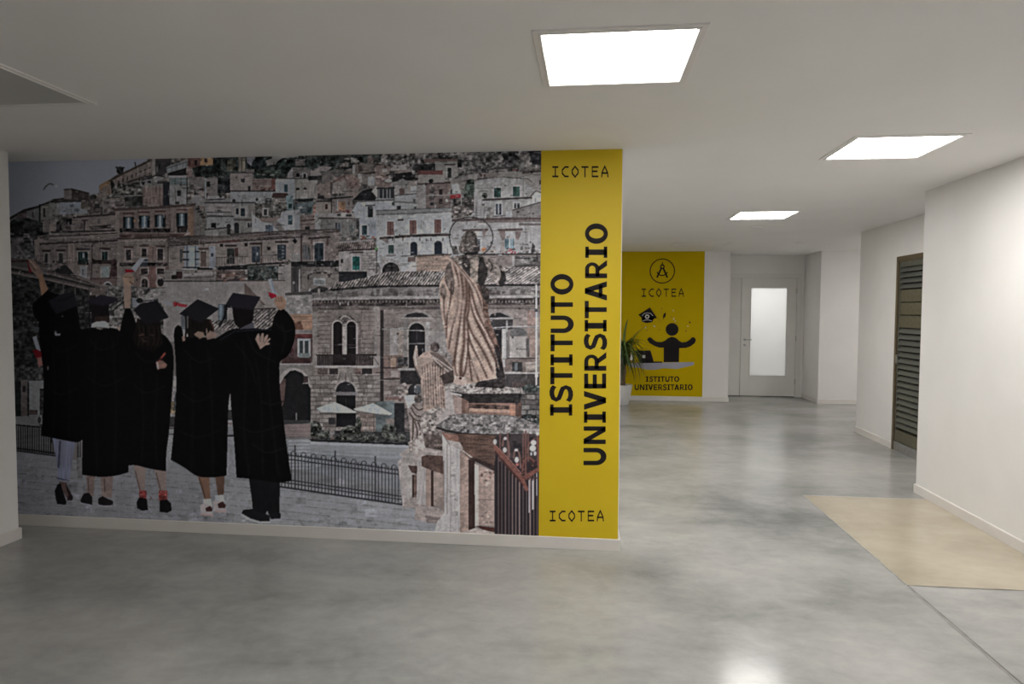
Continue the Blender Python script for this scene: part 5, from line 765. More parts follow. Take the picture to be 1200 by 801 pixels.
G((61, 512, 89, 516, 86, 532, 81, 562, 68.5, 561, 66, 540), (112, 113, 130), .12, 'v'); G((69, 516, 71.5, 516, 69.5, 548, 67.5, 548), (62, 62, 76)); L((67, 560, 80, 563), 1.4, (66, 66, 92)); B(67, 562.5, 80, 565, (120, 116, 124), .1)
G((69, 564, 78, 565, 79, 577, 84, 584, 80, 587, 74, 576), (88, 66, 60), .2); G((64, 575, 67.5, 567, 71, 566, 73.5, 575, 78, 588, 77, 591, 67, 590.5, 65, 583), (17, 16, 19), .15); G((76.5, 566, 79.5, 571, 85.5, 582, 84.5, 586, 78.5, 586, 80, 580), (36, 26, 28), .2)
gown((38, 356, 44, 350, 49, 346, 56, 339, 62, 343, 74, 346, 88, 352, 92, 368, 94, 384, 102, 392, 103, 430, 97, 455, 96.5, 515, 90, 518, 72, 515, 48, 510, 50.5, 480, 51, 440, 48, 415, 46, 395, 44.5, 378, 39, 368)); 
G((57, 352, 70, 345, 86.5, 341, 90.5, 357, 79, 363, 66, 367.5, 60, 360), (32, 30, 35), .1); L((57, 352.5, 66, 367.5, 90.5, 357.5), .8, (30, 29, 34)); E(73, 370.5, .9, 1.2, (120, 116, 118)); G((63.5, 388, 66, 386.5, 66.5, 391, 70.5, 390.5, 70.5, 393, 64.5, 393.2), (126, 124, 126)); G((38, 382, 46, 383, 45.5, 389, 40, 390), (72, 72, 74)); [E(x, 377.5, 1, 1, (96, 94, 92)) for x in (40, 44.5)]
G((38, 395, 42.5, 393, 47.5, 411, 43.5, 412.5), (146, 146, 156), .06); G((37.5, 410, 43, 409, 48.5, 412, 48.5, 421, 42, 420, 40, 414), (112, 22, 30), .2); G((43, 419, 48.5, 418, 50, 428, 45, 430), (142, 92, 82), .2); E(56, 431, 1.2, 2.4, (92, 80, 74)); E(70, 380, 14, 10, (14, 13, 15), .3, 'c', .5)
part_id(12)                                                              # second
G((100, 555, 111, 557, 109.5, 581, 101, 580, 102, 568), (118, 98, 88), .16); G((117.5, 556, 132.5, 556, 131, 583, 119, 582), (124, 104, 94), .16); L((103, 560, 104, 575), 1.2, (84, 68, 62)); L((122, 560, 123, 576), 1.2, (88, 72, 64)); G((94, 586, 98, 578, 104, 577, 108, 582, 108, 591.5, 100, 591, 94.5, 588), (24, 20, 22), .15); L((95, 589.4, 107.5, 592), 1.3, (150, 146, 146)); G((115, 584, 120, 581, 126, 584, 132.5, 587, 132, 592, 118, 592.5, 115, 590), (24, 20, 22), .15); L((115.5, 592, 124, 593, 131, 592.4), 1.3, (150, 146, 146))
G((107, 356, 127.5, 355, 128, 377, 107.5, 379), (24, 20, 21), .2, 'c'); G((111, 371, 126.5, 370, 127, 378, 110, 378), (50, 38, 34), .2); gown((80, 396, 92, 388, 107, 383.5, 118, 386, 128, 383.5, 142, 387, 151, 394, 153, 430, 151, 480, 150.5, 553, 136, 557, 118, 558.5, 96, 556, 96.5, 500, 95, 455, 94, 420)); G((107.5, 379, 113, 376.5, 123, 376, 127.5, 379, 128, 384.5, 117, 383, 106.5, 383.5), (158, 158, 172), .05)
G((100, 352.5, 110, 348.5, 118.5, 345, 138, 349, 137.5, 352, 122, 357.5, 105, 356.5), (38, 34, 41), .08); L((100, 354, 121, 358.2, 138, 351.6), 1, (30, 27, 32)); L((105, 356, 104.5, 370, 105, 386), 1.4, (26, 24, 27)); G((136, 382, 140, 382.5, 146, 387.5, 145.5, 390, 139, 387), (150, 130, 118))
part_id(13)                                                              # third
G((156.5, 544, 170.5, 547, 169.5, 578, 163.5, 578, 160, 562), (134, 114, 104), .1); G((180.5, 548, 194.5, 550, 194.5, 578, 187, 578, 184, 564), (136, 116, 106), .1); L((158.5, 552, 164, 574), 1.4, (96, 78, 70)); L((183, 554, 188, 574), 1.4, (98, 80, 72)); B(163, 574.5, 171.5, 585, (150, 62, 58), .3, 'r'); B(186, 574.5, 196, 586, (150, 62, 58), .3, 'r'); SCAT(163, 575, 195, 585, 12, ((196, 150, 130), (100, 30, 32)), 1, 2, 112); G((160, 588, 163, 582.5, 172, 584, 173.5, 597.5, 166, 598, 160.5, 595), (18, 17, 19), .15); G((187, 586, 196, 585, 200.5, 590, 201, 598, 196, 600.5, 187, 599.5), (18, 17, 19), .15)
gown((140, 390, 143, 375, 147, 361, 150, 358.5, 154, 364, 158, 374, 161, 384, 172, 388, 190, 391, 199, 400, 203, 412, 203, 440, 200, 480, 197.5, 510, 195, 530, 194.5, 552, 176, 549, 160, 545, 150, 545, 150.5, 500, 150, 440))
G((161, 372, 168, 376, 187, 374, 189, 388, 191, 402, 180, 412, 160, 408, 155, 396), (22, 17, 16), .35, 'v'); [C((x, 382, x+1, 394, x-1, 404), 1, (40, 30, 26)) for x in (163, 168, 174, 180, 185)]; SCAT(162, 390, 178, 400, 10, ((74, 56, 46), (54, 42, 38)), 1.5, 4, 113)
G((157, 362.5, 164, 356, 184, 351.5, 190, 360, 197.5, 371, 184, 377, 171, 380.5, 165, 374), (27, 25, 28), .1); L((157, 363, 171, 380.5, 197, 371.6), .8, (26, 25, 29)); L((164, 353, 184, 351), 1, (58, 54, 62)); E(163.5, 352, 4, 3, (36, 34, 34), .3, 'f')
G((144.5, 327, 153, 327, 153.5, 345, 152.5, 361, 145.5, 361, 145, 345), (146, 122, 106), .08); G((143.5, 323, 148, 319.5, 155, 321, 157.5, 326, 156.5, 333, 150, 334.5, 144.5, 330), (152, 124, 103), .14); L((145, 324, 155, 325), .9, (112, 88, 74)); L((152, 330, 156, 333), 1.2, (80, 58, 50)); G((154, 314, 164.5, 301.5, 169.5, 303, 158.5, 318.5), (150, 150, 152), .06); G((146.5, 315, 155, 316, 158, 318, 152, 319.5, 147, 319.5), (140, 20, 34), .12); G((148, 319, 154, 319, 154, 322, 148, 322), (150, 120, 110))
L((183.5, 426, 193, 414), 2, (146, 66, 52)); G((184, 424, 190, 422, 196, 427, 194, 431, 187, 432, 185, 434, 183.5, 429), (128, 92, 80), .25); G((183, 423.5, 185.5, 424, 186, 432, 184, 432), (160, 154, 150))
part_id(14)                                                              # fourth
G((231, 556, 245, 556, 246.5, 586, 240, 586, 236, 572), (116, 84, 66), .1); G((251.5, 554, 263.5, 553, 262, 582, 255.5, 582), (92, 66, 54), .12); L((233.5, 560, 240, 582), 1.5, (82, 58, 46)); G((238, 584.5, 247, 584, 249, 592, 248, 597, 238, 595), (168, 168, 172), .06); G((252, 580, 262, 579.5, 263.5, 590, 252, 588), (162, 162, 166), .06); G((234, 592, 239, 589, 248, 593, 249.5, 603, 240, 604.5, 235.5, 600), (164, 152, 147), .1); G((240.5, 595, 246.5, 592.5, 249, 596, 248.5, 599, 241.5, 599), (60, 34, 32)); L((235.5, 602, 249.5, 604), 1.4, (168, 138, 130)); G((249, 587, 256, 586, 264, 590, 265.5, 598, 258, 600.5, 250.5, 597), (160, 148, 143), .1); G((255, 590, 261, 587, 264.5, 591.5, 264, 595, 256, 595), (58, 34, 32)); L((252, 599, 265, 599.5), 1.3, (166, 136, 128))
gown((203.5, 392, 205, 384, 209, 380.5, 213, 384, 215, 396, 222, 394, 240, 395, 256, 397, 272, 400, 274, 440, 268, 470, 266.5, 520, 265.5, 557, 248, 559, 231, 557.5, 215, 547, 200, 538.5, 203, 510, 206, 470, 206, 430))
G((219, 371, 247, 374, 250, 384, 251.5, 393, 246, 396, 236, 391, 222, 397, 218.5, 388), (24, 18, 17), .3, 'v'); G((227, 391.5, 232, 388, 238, 389, 240, 394, 234, 397), (134, 110, 92), .15); C((246, 376, 250, 384, 250, 392), 1.6, (74, 46, 38)); G((241, 394, 246, 387, 255, 391, 251, 396, 243, 398), (140, 114, 100), .12); G((213, 394, 217, 394, 217, 399, 214, 400), (140, 112, 98)); L((242, 385, 242.6, 393), 1, (150, 130, 112))
G((210.5, 367, 221, 358.5, 231.5, 350.3, 256, 361, 246, 369, 235, 377.5, 224, 372), (29, 27, 31), .07); L((211, 367.6, 235, 377.6, 255.6, 361.8), .9, (28, 26, 30)); L((217.6, 368, 218, 382, 217.6, 396), 1.8, (22, 20, 22)); L((219.6, 371, 219.6, 384), 1.1, (98, 92, 90)); E(233, 363.5, 1.6, .9, (30, 28, 32))
G((202.5, 355.5, 204, 353, 208, 354, 213, 356, 219.5, 356.5, 218.5, 360, 210, 359, 206.5, 357.5, 204, 359.5), (146, 44, 50), .15); G((192, 351, 201, 354, 202, 358, 194, 357), (140, 136, 138), .05); L((207, 354.5, 206, 358.5), 1, (88, 24, 28))
part_id(15)                                                              # fifth
G((283, 601, 285, 597, 296, 596, 307, 600, 316, 604, 316, 612, 306, 613, 292, 609, 283.5, 604), (24, 23, 25), .12); L((283.5, 602.8, 293, 608.4, 305, 612, 316, 611.6), 2.2, (158, 155, 155)); G((313, 598, 324, 596.5, 329, 602, 328.5, 609.5, 318, 609), (24, 23, 25), .12); L((318, 609, 329, 608.4), 1.9, (150, 147, 147)); G((291.5, 560, 328, 562, 327.5, 600, 315, 601, 313.5, 598, 311, 602, 296, 598, 295, 584), (20, 19, 21), .16, 'c'); L((313.5, 566, 313.5, 598), 1.2, (18, 17, 19))
gown((247, 400, 258, 393, 270, 386, 282, 384.5, 296, 384, 310, 385.5, 318.5, 383, 321, 372, 326, 363, 331, 361, 337, 366, 344, 376, 346, 386, 345, 398, 341, 410, 336, 418, 328, 424, 327.5, 440, 328.5, 460, 332, 490, 337, 530, 342, 563, 326, 565, 300, 561.5, 277, 559.5, 274.5, 520, 271, 480, 268, 440, 262, 410))
G((272, 359, 297.5, 361, 297, 374, 292, 381, 281, 385, 275, 379, 273, 370), (19, 15, 15), .25, 'c'); G((280, 385.5, 288, 381, 297, 377.5, 298, 384.5), (74, 72, 78), .08); L((258, 398, 275, 388, 300, 386.5, 318, 386), .9, (46, 48, 60), .1, 's', .6)
G((263.5, 358.5, 268, 350, 273, 342.8, 304.5, 347.5, 300, 355, 296.5, 361.8, 280, 360), (33, 30, 35), .07); L((264, 359.3, 280, 360.8, 296.5, 362.4, 304.5, 348.3), 1, (30, 27, 32)); C((265, 358, 265, 364, 262, 373, 257, 381.5), 2, (22, 20, 22)); G((256, 380, 259.5, 377, 260, 380, 257, 383), (20, 18, 20))
G((320.5, 352, 324, 347.5, 329, 346, 333.5, 349, 335.5, 354, 334, 361, 329, 363.5, 324.5, 361), (146, 112, 92), .16); [L((323+k*3, 348, 324+k*3, 353), .8, (108, 80, 66)) for k in range(3)]; G((314, 327.5, 318.3, 325.8, 324, 344, 320, 346.5), (152, 153, 158), .06); L((318, 328, 322.5, 343), .9, (112, 116, 128)); G((314, 341.5, 318, 343, 323, 344.5, 324.5, 347, 319.5, 349.5, 315.5, 347.5), (150, 24, 40), .14); G((314.5, 346, 319, 345.5, 318.5, 350), (124, 18, 32))
G((299, 397, 302, 390.5, 304, 391, 304.5, 396, 307, 389.8, 309.2, 390.5, 309, 396.5, 312.6, 391.4, 314.4, 392.6, 312.8, 398, 316, 395.6, 317, 397, 313.5, 401, 316.3, 401.5, 315.8, 403.4, 311, 404.5, 305, 409, 302, 403), (154, 128, 113), .12); [L((a, b, c, d), .7, (104, 82, 70)) for a, b, c, d in ((304.6, 396, 305, 400), (309, 396.5, 308.6, 400.5), (312.4, 398.5, 310, 402))]
for q in ((284, 400, 288, 440, 286, 500, 292, 555), (300, 420, 306, 470, 308, 555), (318, 400, 314, 440, 320, 500, 326, 556), (222, 420, 226, 470, 224, 550), (244, 410, 248, 470, 250, 555), (165, 430, 168, 490, 166, 540), (184, 440, 182, 500, 184, 545), (112, 400, 110, 460, 114, 550), (132, 400, 136, 470, 134, 550), (62, 410, 64, 460, 62, 508), (78, 400, 82, 460, 80, 512), (330, 380, 334, 396, 330, 414)): C(q, 3.0, (19, 18, 19), .1, 's', .45)
for q in ((290, 392, 300, 412, 322, 424), (276, 402, 292, 424, 300, 450), (322, 378, 334, 388, 342, 386), (306, 470, 318, 474, 332, 470), (280, 500, 300, 506, 330, 498), (296, 520, 312, 530, 336, 524), (216, 410, 232, 424, 250, 420), (212, 460, 230, 470, 252, 462), (210, 505, 232, 512, 258, 504), (158, 412, 172, 424, 190, 420), (156, 450, 172, 460, 194, 452), (104, 396, 118, 410, 138, 402), (100, 440, 122, 452, 146, 442), (56, 396, 70, 412, 90, 404), (54, 450, 70, 462, 92, 454), (68, 352, 78, 350, 86, 346)): C(q, 2.0, (21, 20, 22), .1, 's', .5)
# soften like a large-format print
def _blur(A, k):
    for ax in (0, 1):
        B_ = A.copy()
        for s, w in k:
            B_ += w*(np.roll(A, s, ax)+np.roll(A, -s, ax))
        A = B_/(1+2*sum(w for _, w in k))
    return A
CAN = _blur(CAN, ((1, .42),))
_g = CAN.mean(2, keepdims=True); _k = np.where((IDS == 1)[..., None], .68, np.where((IDS == 5)[..., None], .86, .84)).astype(np.float32)
CAN = _g+(CAN-_g)*_k
_s = _blur(_blur(CAN, ((1, .8), (2, .6), (3, .4))), ((1, .8), (2, .6), (3, .4))); _l = _blur(_blur(_s, ((3, .8), (6, .7), (9, .4))), ((3, .8), (6, .7)))
_m = np.where(np.isin(IDS, (1, 5)), 1., .35).astype(np.float32)[..., None]
CAN = CAN+_m*(.4*(CAN-_s)+.28*(CAN-_l))
_w = np.where(np.isin(IDS, (1, 5)), .05, np.where(IDS == 3, .03, .0)).astype(np.float32)
CAN = np.clip(CAN*(1+_w*(F1+.8*TEX['v']+.5*F2))[..., None], 3, 250)

# ================================================================ the mural mesh: one flat print, split along the printed subjects
# (x, z) on the wall -> print layout units
H_MUR = np.array([[155.75554311331177, -5.06836949192502, 688.6192770406317], [-7.8480678512181745, -174.99202832983224, 643.76105477995], [-0.023953730973504325, -0.009872611426415602, 1.0]])
MX0, MX1, MZ0, MZ1 = -4.88, -.3365, SKH, 2.7045
NXV, NZV = 1060, 612
gx = np.linspace(MX0, MX1, NXV); gz = np.linspace(MZ0, MZ1, NZV)
GX, GZ = np.meshgrid(gx, gz)
den = H_MUR[2, 0]*GX+H_MUR[2, 1]*GZ+1
PU = (H_MUR[0, 0]*GX+H_MUR[0, 1]*GZ+H_MUR[0, 2])/den; PV = (H_MUR[1, 0]*GX+H_MUR[1, 1]*GZ+H_MUR[1, 2])/den
def sample(u, v):
    a = np.clip((u-PX0)*PS-.5, 0, NW-1.001); b = np.clip((v-PY0)*PS-.5, 0, NH_-1.001)
    i = a.astype(int); j = b.astype(int); fa = (a-i)[..., None]; fb = (b-j)[..., None]
    return (CAN[j, i]*(1-fa)+CAN[j, i+1]*fa)*(1-fb)+(CAN[j+1, i]*(1-fa)+CAN[j+1, i+1]*fa)*fb
def tone(c):
    c = np.clip(c/255., 0, 1)
    lin = np.where(c <= .04045, c/12.92, ((c+.055)/1.055)**2.4)
    return np.clip(lin*PRINT_GAIN*np.array((.93, 1.0, 1.13)), 0, .9)
VC = tone(sample(PU, PV)).astype(np.float32)
ci = np.clip(((PU[:-1, :-1]+PU[1:, 1:])/2-PX0)*PS, 0, NW-1).astype(int); cj = np.clip(((PV[:-1, :-1]+PV[1:, 1:])/2-PY0)*PS, 0, NH_-1).astype(int)
CID = IDS[cj, ci]; CID[CID == 0] = 1
mural = thing('wall_mural_print', 'wall mural photograph of five black-gowned graduates facing a hillside stone town', 'mural', (0, Y_M-.0022, 0))
PARTS = {2: ('printed_sky', 'dull grey sky with one gull'), 1: ('printed_town', 'hillside town of stone houses and palaces'), 3: ('printed_paving', 'pale stone paving and street'), 4: ('printed_railing', 'low black iron railing'),
         5: ('printed_statue', 'robed stone statues on gate pillars'), 6: ('printed_gate', 'rusty iron gate with white finials'),
         11: ('printed_person', 'person in black gown and blue jeans raising one arm'), 12: ('printed_person', 'person in black gown with a white collar'), 13: ('printed_person', 'person in black gown with red socks raising a ribboned scroll'),
         14: ('printed_person', 'person in black gown with white socks and sandals'), 15: ('printed_person', 'person in black gown and dark trousers raising a scroll')}
idx = np.arange(NXV*NZV).reshape(NZV, NXV)
quads_all = np.stack([idx[:-1, :-1], idx[:-1, 1:], idx[1:, 1:], idx[1:, :-1]], -1)
for pid, (nm, lab) in PARTS.items():
    q = quads_all[CID == pid]
    if not len(q): continue
    used, inv = np.unique(q.ravel(), return_inverse=True)
    me = bpy.data.meshes.new(nm); n, f = len(used), len(q)
    co = np.zeros((n, 3), np.float32); co[:, 0] = GX.ravel()[used]; co[:, 2] = GZ.ravel()[used]
    me.vertices.add(n); me.vertices.foreach_set('co', co.ravel())
    me.loops.add(4*f); me.loops.foreach_set('vertex_index', inv.astype(np.int32).ravel())
    me.polygons.add(f); me.polygons.foreach_set('loop_start', np.arange(0, 4*f, 4, dtype=np.int32))
    me.update(calc_edges=True)
    at = me.attributes.new('print', 'FLOAT_COLOR', 'POINT'); c4 = np.ones((n, 4), np.float32); c4[:, :3] = VC.reshape(-1, 3)[used]; at.data.foreach_set('color', c4.ravel())
    tag(obj(nm, me, 'print', mural), lab)

# ================================================================ lettering and flat graphics
def stroke(pts, w, closed=False):
    """outline strip of constant width along a polyline -> quads"""
    P = [Vector(p) for p in pts]; P = [p for i, p in enumerate(P) if i == 0 or (p-P[i-1]).length > 1e-6]; n = len(P); L_, R_ = [], []
    for i in range(n):
        a = P[i-1] if (i or closed) else None; c = P[(i+1) % n] if (i < n-1 or closed) else None
        d0 = (P[i]-a).normalized() if a is not None else None; d1 = (c-P[i]).normalized() if c is not None else None
        nn = [Vector((-d.y, d.x)) for d in (d0, d1) if d is not None]; v = sum(nn, Vector((0, 0)))
        k = v.dot(nn[0]); v = v/max(k, .45)*w/2
        L_.append(P[i]+v); R_.append(P[i]-v)
    m = n if closed else n-1
    return [(L_[i], R_[i], R_[(i+1) % n], L_[(i+1) % n]) for i in range(m)]
def arc(cx, cy, rx, ry, a0, a1, n=14): return [(cx+rx*math.cos(math.radians(a0+(a1-a0)*k/n)), cy+ry*math.sin(math.radians(a0+(a1-a0)*k/n))) for k in range(n+1)]
def ring(cx, cy, rx, ry, tx, ty, n=36):
    o = arc(cx, cy, rx, ry, 0, 360, n); i = arc(cx, cy, rx-tx, ry-ty, 0, 360, n)
    return [(o[k], o[k+1], i[k+1], i[k]) for k in range(n)]
def R4(x0, y0, x1, y1): return [(x0, y0), (x1, y0), (x1, y1), (x0, y1)]
def bold(ch):
    """heavy humanist capitals with slab-serif I, in a 1 x 1 box"""
    s = .27; t = .185
    if ch == 'I': return [R4(.25, 0, .75, 1), R4(0, 0, 1, .16), R4(0, .84, 1, 1)]
    if ch == 'T': return [R4(0, 1-t, 1, 1), R4(.5-s/2, 0, .5+s/2, 1)]
    if ch == 'E': return [R4(0, 0, .31, 1), R4(0, 0, 1, t), R4(0, 1-t, 1, 1), R4(0, .5-t/2+.02, .94, .5+t/2+.02)]
    if ch == 'N': return [R4(0, 0, .25, 1), R4(.75, 0, 1, 1), [(0, 1), (.29, 1), (1, 0), (.71, 0)]]
    if ch == 'V': return [[(0, 1), (.29, 1), (.64, 0), (.36, 0)], [(.71, 1), (1, 1), (.64, 0), (.36, 0)]]
    if ch == 'A': return [[(0, 0), (.28, 0), (.64, 1), (.36, 1)], [(.72, 0), (1, 0), (.64, 1), (.36, 1)], R4(.2, .2, .8, .37)]
    if ch == 'O': return ring(.5, .5, .5, .52, .265, .19)
    if ch == 'U': return stroke([(.13, 1), (.13, .42)]+arc(.5, .42, .37, .335, 180, 360, 16)+[(.87, 1)], .255)
    if ch == 'R': return [R4(0, 0, .26, 1)]+stroke([(.1, .91)]+[(.5, .91)]+arc(.5, .675, .27, .235, 90, -90, 12)+[(.1, .44)], .185)+[[(.34, .42), (.62, .42), (1.0, 0), (.68, 0)]]
    if ch == 'S':
        P = [(.93, .80), (.80, .89), (.62, .925), (.42, .92), (.22, .86), (.14, .73), (.22, .61), (.42, .545), (.60, .50), (.80, .43), (.87, .29), (.80, .155), (.60, .085), (.40, .075), (.20, .11), (.05, .20)]
        return stroke(P, .215)
def light(ch):
    """thin typewriter-like capitals of the institute's name"""
    w = .155
    if ch == 'I': return stroke([(.5, 0), (.5, 1)], w)+[R4(.08, 0, .92, w), R4(.08, 1-w, .92, 1)]
    if ch == 'C': return stroke([(.98, 1-w/2), (.48, 1-w/2), (.10, .66), (.10, .34), (.48, w/2), (.98, w/2)], w)
    if ch == 'O': return stroke([(.5, .97), (.90, .64), (.90, .36), (.5, .03), (.10, .36), (.10, .64)], w, True)
    if ch == 'T': return [R4(.02, 1-w, .98, 1)]+stroke([(.5, 0), (.5, 1)], w)
    if ch == 'E': return [R4(.08, 0, .2, 1), R4(.08, 0, .98, w), R4(.08, 1-w, .98, 1), R4(.08, .46, .86, .46+w)]
    if ch == 'A': return stroke([(.07, 0), (.12, .42), (.5, .98), (.88, .42), (.93, 0)], w)+[R4(.12, .3, .88, .3+w)]
def flat(name, polys, mat, parent, lift, label=None, thick=.0006):
    """thin printed shape standing on the plane y = 0 of its parent, facing -y; coordinates are (x, z)"""
    bm = bmesh.new()
    for p in polys:
        p = [Vector(q) for q in p]
        ar = sum(p[i].x*p[(i+1) % len(p)].y-p[(i+1) % len(p)].x*p[i].y for i in range(len(p)))
        if ar < 0: p = p[::-1]
        f = [bm.verts.new((q.x, -lift, q.y)) for q in p]; b = [bm.verts.new((q.x, -lift+thick, q.y)) for q in p]; n = len(p)
        bm.faces.new(f)
        for k in range(n): bm.faces.new((f[k], b[k], b[(k+1) % n], f[(k+1) % n]))
    me = bpy.data.meshes.new(name); bm.to_mesh(me); bm.free()
    o = obj(name, me, mat, parent)
    if label: o['label'] = label
    return o
def layout(Hi):
    Hi = np.array(Hi)
    def f(u, v):
        q = Hi@np.array([u, v, 1.]); return (q[0]/q[2], q[1]/q[2])
    return f
LM = layout([[0.00580287970194724, 5.9533806154733315e-05, -4.0343003709539005], [0.00026057117540956857, -0.005927243666787293, 3.6362943004406016], [0.0001415731372157962, -5.70913167754145e-05, 0.9392631749082012]])
LF = layout([[0.015648468181754777, 0.00016054319910138498, -10.879188305304556], [0.0003076994039082232, -0.015824557675807982, 7.185439726154023], [0.00014012711727854067, -5.650818932676876e-05, 0.9296695944878076]])
def hline(text, fn, L_, u0, u1, v0, v1, fill, v0b=None, v1b=None):
    """letters of a horizontal line between two layout columns: fill = share of each cell the glyph takes"""
    n = len(text); cw = (u1-u0)/(n-1+fill)
    return [[[L_(u0+k*cw+x*fill*cw, (v0+(v1-v0)*(1-y))) for x, y in p] for p in fn(ch)] for k, ch in enumerate(text)]
def letters(glyphs, parent):
    for g in glyphs: flat('letter', g, 'ink', parent, .0008)
# ---- yellow column with the upright lettering
yc_ = thing('yellow_wall_panel', 'tall yellow wall panel with upright black lettering beside the mural', 'wall panel', (0, Y_M-.0022, 0))
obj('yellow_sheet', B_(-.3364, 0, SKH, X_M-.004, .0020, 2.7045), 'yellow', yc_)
WORDS = (('ISTITUTO', 645.2, 671.2, ((486.7, 473.5), (470.8, 450.8), (450, 429.6), (428, 415), (411.4, 391.6), (390, 369.4), (366.7, 346.7), (345, 320.8))),
         ('UNIVERSITARIO', 684, 709.8, ((544.8, 524.5), (520, 499.3), (495, 481.9), (480, 457.7), (454.9, 437.5), (434.1, 412.2), (410, 390.4), (388.2, 374.7), (372.7, 352.4), (352, 329.4), (325.8, 304.3), (301.9, 288.8), (285.6, 261.6))))
for word, va, vb, cells in WORDS:
    polys = []
    for ch, (a, b) in zip(word, cells):
        dv = -(a-520)*.0085 if word[0] == 'U' else -(a-400)*.006
        polys.append([[LM(vb+dv-(vb-va)*y, a+(b-a)*x) for x, y in p] for p in bold(ch)])
    letters(polys, yc_)
letters(hline('ICOTEA', light, LM, 646.5, 713, 194.6, 207.6, .74), yc_)
letters(hline('ICOTEA', light, LM, 643.5, 707.6, 598, 610.6, .74), yc_)
# ---- far yellow poster
yp = thing('yellow_poster', 'yellow wall poster with laptop and raised-arms figure pictogram beside the glazed door', 'poster', (0, Y_F-.0022, 0))
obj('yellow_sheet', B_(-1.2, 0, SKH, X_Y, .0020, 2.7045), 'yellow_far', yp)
def LFs(pts): return [LF(u, v) for u, v in pts]
c = LF(776.1, 317.4); px = .01578
flat('emblem_ring', ring(c[0], c[1], 14.3*px, 14.3*px, 1.15*px, 1.15*px, 48), 'ink', yp, .0008)
def cg(pts): return [(c[0]+x*px, c[1]+y*px) for x, y in pts]
flat('emblem_compass', stroke(cg([(0, 10), (0, 6)]), 1.2*px)+ring(c[0], c[1]+5*px, 2.7*px, 2.7*px, 1.5*px, 1.5*px, 20)+stroke(cg([(-1.2, 3), (-5.9, -7.6)]), 1.9*px)+stroke(cg([(1.2, 3), (5.9, -7.6)]), 1.9*px)+stroke(cg([(-6, -1.2), (-4, -3.8), (-1.5, -5), (1.5, -5), (4, -3.8), (6, -1.2)]), 1.3*px), 'ink', yp, .0008)
letters(hline('ICOTEA', light, LF, 751.4, 801.4, 338, 347.6, .70), yp)
for word, cells, v0, v1 in (('ISTITUTO', ((756.7, 760), (761, 765.3), (765.5, 770.3), (770.6, 773.8), (774.1, 778.9), (779.6, 784.6), (784.9, 789.6), (790, 796)), 440.8, 447), ('UNIVERSITARIO', ((743.6, 748.8), (749.8, 755.2), (756.2, 759.4), (759.7, 765.3), (766, 770.3), (771.2, 776.5), (776.8, 781.4), (782, 785.3), (785.6, 790.4), (790.3, 796), (796.8, 802), (802.2, 805.4), (805.9, 811.7)), 450.2, 456.8)):
    letters([[[LF(a+(b-a)*x, v1+(v0-v1)*y) for x, y in p] for p in bold(ch)] for ch, (a, b) in zip(word, cells)], yp)
def fan(cx, cy, pts): return [[(cx, cy), pts[k], pts[(k+1) % len(pts)]] for k in range(len(pts))]
cap = flat('mortarboard', [LFs([(748, 368.5), (761.6, 360), (770, 372.2), (756.2, 376.5)]), LFs([(751.5, 371), (767, 370.5), (764.5, 377.2), (758, 378.4), (752.3, 376.8)])], 'ink', yp, .0008)
flat('mortarboard_badge', ring(*LF(758.4, 370.8), 2.5*px, 2.5*px, 1.3*px, 1.3*px, 20)+stroke(LFs([(752.6, 370), (754.5, 367.3), (758.5, 366.4), (762.5, 367), (765.2, 369.8)]), .55*px)+stroke(LFs([(753, 376), (756, 374.8), (760, 374.6), (764, 375.8)]), .55*px), 'ink_white', yp, .0016)
flat('tassel', [LFs([(778, 367.2), (780.4, 366), (780, 370.5), (778, 372.5), (777.4, 375), (776.9, 370)])], 'ink', yp, .0008)
hd = LF(787.6, 385.8); flat('figure_head', [arc(hd[0], hd[1], 7.3*px, 7.3*px, 0, 360, 28)[:-1]], 'ink', yp, .0008)
body = LFs([(758.2, 397.6), (760.5, 395), (763.2, 395.4), (766, 398.2), (770, 400.3), (775, 400.6), (779, 399), (783, 395.8), (787.5, 394.2), (792, 395.6), (795.5, 398.8), (799, 401), (804, 400.4), (808, 398), (810.8, 395), (814, 395.2), (815.6, 398), (814.4, 401.6), (809.5, 405.4), (804, 407.4), (796, 407.8), (795.6, 424), (777.7, 424), (777.8, 407.2), (773, 407.2), (767, 405.2), (761, 401.6)])
flat('figure_body', [body], 'ink', yp, .0008)
flat('printed_laptop', [LFs([(744, 410.4), (762.4, 410.4), (766.2, 424), (749.2, 424.6)]), LFs([(749, 423.2), (776, 423.4), (776, 424.9), (749, 425.2)])], 'ink', yp, .0016)
flat('laptop_badge', [LFs([(752.8, 415.8), (756.2, 415.8), (756.2, 419.2), (752.8, 419.2)])], 'ink_white', yp, .0024)
flat('printed_table', [LFs([(736, 425.2), (776, 424.6), (813.2, 424), (813.2, 427.4), (806, 429.2), (800, 430.4), (794, 432), (786, 431.6), (778, 431), (768, 432.8), (758, 433), (750, 430.6), (743, 430.4), (738, 429.2), (735.8, 427)])], 'ink_lilac', yp, .0012)
conf = ((756.5, 383.5, 1.3, 'ink_white'), (758, 387, 1.2, 'ink_ochre'), (766.8, 382, 1.5, 'ink_white'), (772.5, 386.2, 1.1, 'ink_ochre'), (775.6, 361.6, 1.4, 'ink_ochre'), (789, 363.5, 1.1, 'ink_white'), (789.6, 373.4, 1.3, 'ink_white'), (791.4, 376, 1.0, 'ink_white'), (808.4, 377.6, 1.5, 'ink'), (804, 387.6, 1.6, 'ink_ochre'), (806, 382, 1.0, 'ink_white'), (786.6, 371, 1.0, 'ink_ochre'), (752, 381, 1.0, 'ink_ochre'))
